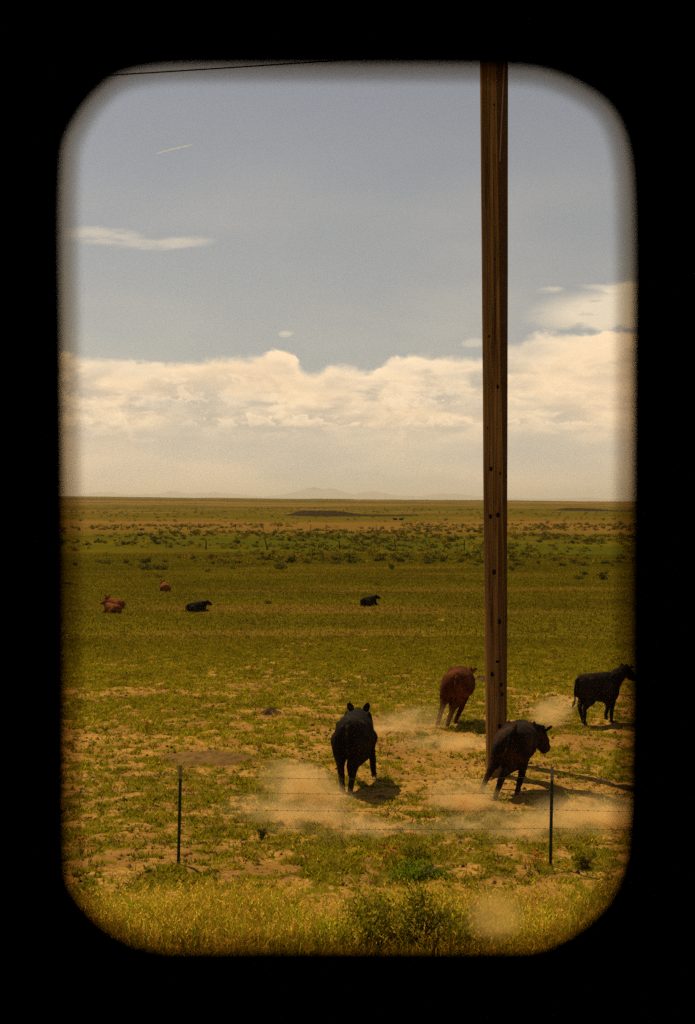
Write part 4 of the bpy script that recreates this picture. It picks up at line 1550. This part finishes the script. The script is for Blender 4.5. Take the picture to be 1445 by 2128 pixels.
a_ /= np.linalg.norm(a_, axis=1)[:, None]
b_ = np.cross(a_, g.normal(size=(nb_ * m_, 3)))
b_ /= np.linalg.norm(b_, axis=1)[:, None]
s_ = rr_ * 0.40
v = np.stack([p + a_ * s_, p + b_ * s_, p - a_ * s_], 1).reshape(-1, 3)
me = np_mesh('scrub', v, np.arange(len(v)).reshape(-1, 3))
pal = np.concatenate([SAGE, SAGE_D, SAGE_G * .8, DRYS[:2] * .6])
cc = np.repeat(pal[g.integers(0, len(pal), nb_)] * (.7 + .6 * g.random((nb_, 1))), m_, 0)
vcol(me, 'tint', np.repeat(cc, 3, 0))
tag(link('scrub', me, mat=M_leaf), 'low grey green scrub spread over the far pasture', 'scrub', kind='stuff')

# orange wild flowers beside the fence
FLW = ['orange flower at the far left edge, upper left of a close pair', 'orange flower at the far left edge, right of a close pair', 'orange flower at the far left, lower than the close pair',
       'orange flower between the fence posts, left of two by the green weed', 'orange flower between the fence posts, right of two by the green weed', 'orange flower just left of the right fence post, topmost of three',
       'orange flower just left of the right fence post, lowest of three', 'orange flower just left of the right fence post, rightmost of three', 'orange flower in the pasture beside the head of the running black cow',
       'orange flower in the left pasture above the brown mound', 'orange flower in the pasture just beyond the running black cow', 'orange flower right of the running black cow, nearer the cow', 'orange flower right of the running black cow, farther from it']
fl = bmesh.new()
for k in range(6):
    a = k * 2.4
    tube_bm(fl, (0, 0, 0), (.05 * math.cos(a), .05 * math.sin(a), .13 + .02 * k), .003, .002, 4, False)
fl_st = bm_mesh('stems', fl)
fl_st.materials.append(simple_mat('flower_stem', (0.07, 0.08, 0.01), 0.9))
fb = bmesh.new()
for k in range(6):
    a = k * 2.4
    c_ = Vector((.05 * math.cos(a), .05 * math.sin(a), .13 + .02 * k))
    for q in range(5):
        b = q * 1.257
        e = [fb.verts.new(c_ + Vector(w_)) for w_ in ((0, 0, 0), (.018 * math.cos(b - .4), .018 * math.sin(b - .4), .012), (.026 * math.cos(b), .026 * math.sin(b), .010), (.018 * math.cos(b + .4), .018 * math.sin(b + .4), .012))]
        fb.faces.new(e)
fl_pt = bm_mesh('petals', fb)
fl_pt.materials.append(simple_mat('flower_orange', (0.75, 0.16, 0.015), 0.7))
for kf, (a, b) in enumerate(((168, 1772), (172, 1769), (188, 1792), (801, 1797), (818, 1796), (1112, 1805), (1098, 1815), (1120, 1812), (718, 1500), (305, 1515), (722, 1480), (790, 1558), (806, 1568))):
    p = ground(a, b + 6)
    o = empty('orange_flower', (p.x, p.y, float(relief(np.array([p.x]), np.array([p.y]))[0])), random.uniform(0, 6))
    tag(o, FLW[kf], 'flower', 'orange wild flowers near the fence')
    for nm, me in (('stems', fl_st), ('petals', fl_pt)):
        c_ = bpy.data.objects.new(nm, me)
        col.objects.link(c_)
        c_.parent = o

# ------------------------------------------------------------------ old wooden fence posts far off
fp = bmesh.new()
tube_bm(fp, (0, 0, -.2), (0.01, 0, .55), .06, .055, 8)
tube_bm(fp, (0.01, 0, .55), (-.01, 0.01, 1.0), .055, .045, 8)
fp_me = bm_mesh('fence_post', fp)
fp_me.materials.append(simple_mat('old_post_wood', (0.05, 0.035, 0.022), 0.9))
rowA = [(428, 1145, 2), (556, 1143, -14), (707, 1147, -6), (822, 1145, -4), (965, 1145, 1)]
rowB = [(390, 1102, 0), (490, 1102, -3), (547, 1102, 0), (578, 1102, 2), (646, 1100, 2), (678, 1102, 0), (782, 1104, 1), (888, 1105, 0), (960, 1105, 2)]
ORD = ['leftmost', 'second from left', 'third from left', 'fourth from left', 'fifth from left', 'sixth from left', 'seventh from left', 'eighth from left', 'ninth from left']
for rr, gname, lab in ((rowA, 'nearer row of old fence posts', 'old leaning wooden fence post in the lush green belt, nearer row'), (rowB, 'farther row of old fence posts', 'old wooden fence post on the ochre strip, farther row')):
    for ip, (a, b, t) in enumerate(rr):
        p = ground(a, b)
        o = link('fence_post', fp_me, loc=(p.x, p.y, float(relief(np.array([p.x]), np.array([p.y]))[0])))
        o.rotation_euler = (0, R(t), random.uniform(0, 6))
        o.rotation_euler = (R(random.uniform(-3, 3)), R(t), 0)
        tag(o, lab + ', ' + ORD[ip], 'fence post', gname)

# ------------------------------------------------------------------ dust kicked up by the hooves
def dust(px, py, Y, rx, ry, rz, dens, label, seed, slant=0.0, scale=2.2):
    c_ = at_depth(px, py, Y)
    bm = bmesh.new()
    bmesh.ops.create_icosphere(bm, subdivisions=3, radius=1.0)
    me = bm_mesh('dust_cloud', bm)
    m, nt = mat_new('airborne_dust')
    t = nt.n('ShaderNodeTexCoord').outputs['Object']
    ln_ = nt.n('ShaderNodeVectorMath', operation='LENGTH')
    nt.put(ln_.inputs[0], t)
    pos = nt.n('ShaderNodeNewGeometry').outputs['Position']
    nz = nt.noise(nt.vm('ADD', nt.vm('MULTIPLY', pos, (0.75, 0.9, 1.35)), (seed, seed * 2, 0)), scale, 7, 0.66, 0.9)
    nz2 = nt.noise(nt.vm('ADD', pos, (seed * 3, 0, seed)), scale * 0.4, 2, 0.5)
    warp = nt.m('MULTIPLY_ADD', nt.m('SUBTRACT', nz2, 0.5), 1.3, ln_.outputs['Value'])
    warp = nt.m('MULTIPLY_ADD', nt.m('SUBTRACT', nz, 0.5), 0.7, warp)
    shell = nt.m('MULTIPLY', nt.step(warp, 0.0, 0.95, 1.0, 0.0), nt.step(ln_.outputs['Value'], 0.75, 1.0, 1.0, 0.0))
    rag = nt.m('MULTIPLY', nt.step(nz, 0.42, 0.68), nt.step(nz2, 0.25, 0.55, 0.2, 1.0))
    f = nt.m('MULTIPLY', nt.m('ADD', rag, 0.03), nt.m('MULTIPLY', shell, dens * 6.0))
    v = nt.n('ShaderNodeVolumePrincipled')
    v.inputs['Color'].default_value = (0.99, 0.77, 0.38, 1)
    v.inputs['Anisotropy'].default_value = 0.35
    nt.put(v.inputs['Density'], f)
    o_ = nt.n('ShaderNodeOutputMaterial')
    nt.put(o_.inputs['Volume'], v.outputs[0])
    o = link('dust_cloud', me, mat=m, loc=c_)
    o.scale = (rx, ry, rz)
    o.rotation_euler = (0, slant, 0)
    tag(o, label, 'dust', kind='stuff')


dust(650, 1660, 20.7, 1.0, 0.8, .55, 2.4, 'thick tan dust left behind the running black cow at centre', 1.0, 0.5, 2.6)
dust(630, 1705, 19.9, 1.45, 0.8, .46, 2.0, 'spreading tan dust left of the nearer dust trail, below the running black cow', 12.0, 0.15)
dust(790, 1745, 19.0, 1.8, 0.9, .30, 2.2, 'low tan dust drifting by the fence below the running black cow', 8.0, 0.1)
dust(978, 1688, 20.4, .80, 0.6, .58, 3.2, 'tan dust thrown up behind the turning black cow', 3.0, 0.6, 2.8)
dust(1060, 1738, 19.0, 1.9, 0.9, .36, 2.6, 'broad tan dust drifting by the fence below the turning black cow', 5.0)
dust(1245, 1712, 19.4, 1.2, 1.0, .55, 1.9, 'faint tan dust beyond the right fence post at the right edge', 15.0)
dust(845, 1505, 27.2, 1.15, 1.0, .46, 1.6, 'tan dust trailing left of the galloping red cow', 6.0, -0.2)
dust(950, 1548, 25.6, 1.5, .8, .24, 1.3, 'thin tan dust between the red cow and the near pole', 16.0)
dust(1145, 1484, 28.0, .74, .8, .42, 2.2, 'tan dust puff behind the trotting black cow at right', 9.0, -0.3, 2.6)

# contrail far above
ct0, ct1 = at_depth(326, 319, 38000), at_depth(404, 300, 39500)
ct = bmesh.new()
N_ = 30
prev = None
for i in range(N_ + 1):
    t = i / N_
    p = ct0.lerp(ct1, t) - ct0
    r = (15 + 30 * t) * (1 - t ** 3 * .9)
    if prev is not None:
        tube_bm(ct, prev[0], p, prev[1], r, 12, i in (1, N_))
    prev = (p, r)
m_ct, nt = mat_new('ice_trail')
v = nt.n('ShaderNodeVolumePrincipled')
v.inputs['Color'].default_value = (0.88, 0.94, 1.0, 1)
v.inputs['Density'].default_value = 0.03
o_ = nt.n('ShaderNodeOutputMaterial')
nt.put(o_.inputs['Volume'], v.outputs[0])
bmesh.ops.remove_doubles(ct, verts=ct.verts, dist=0.5)
o = link('contrail', bm_mesh('contrail', ct), mat=m_ct, loc=ct0)
tag(o, 'short pale contrail slanting across the upper left sky', 'contrail')
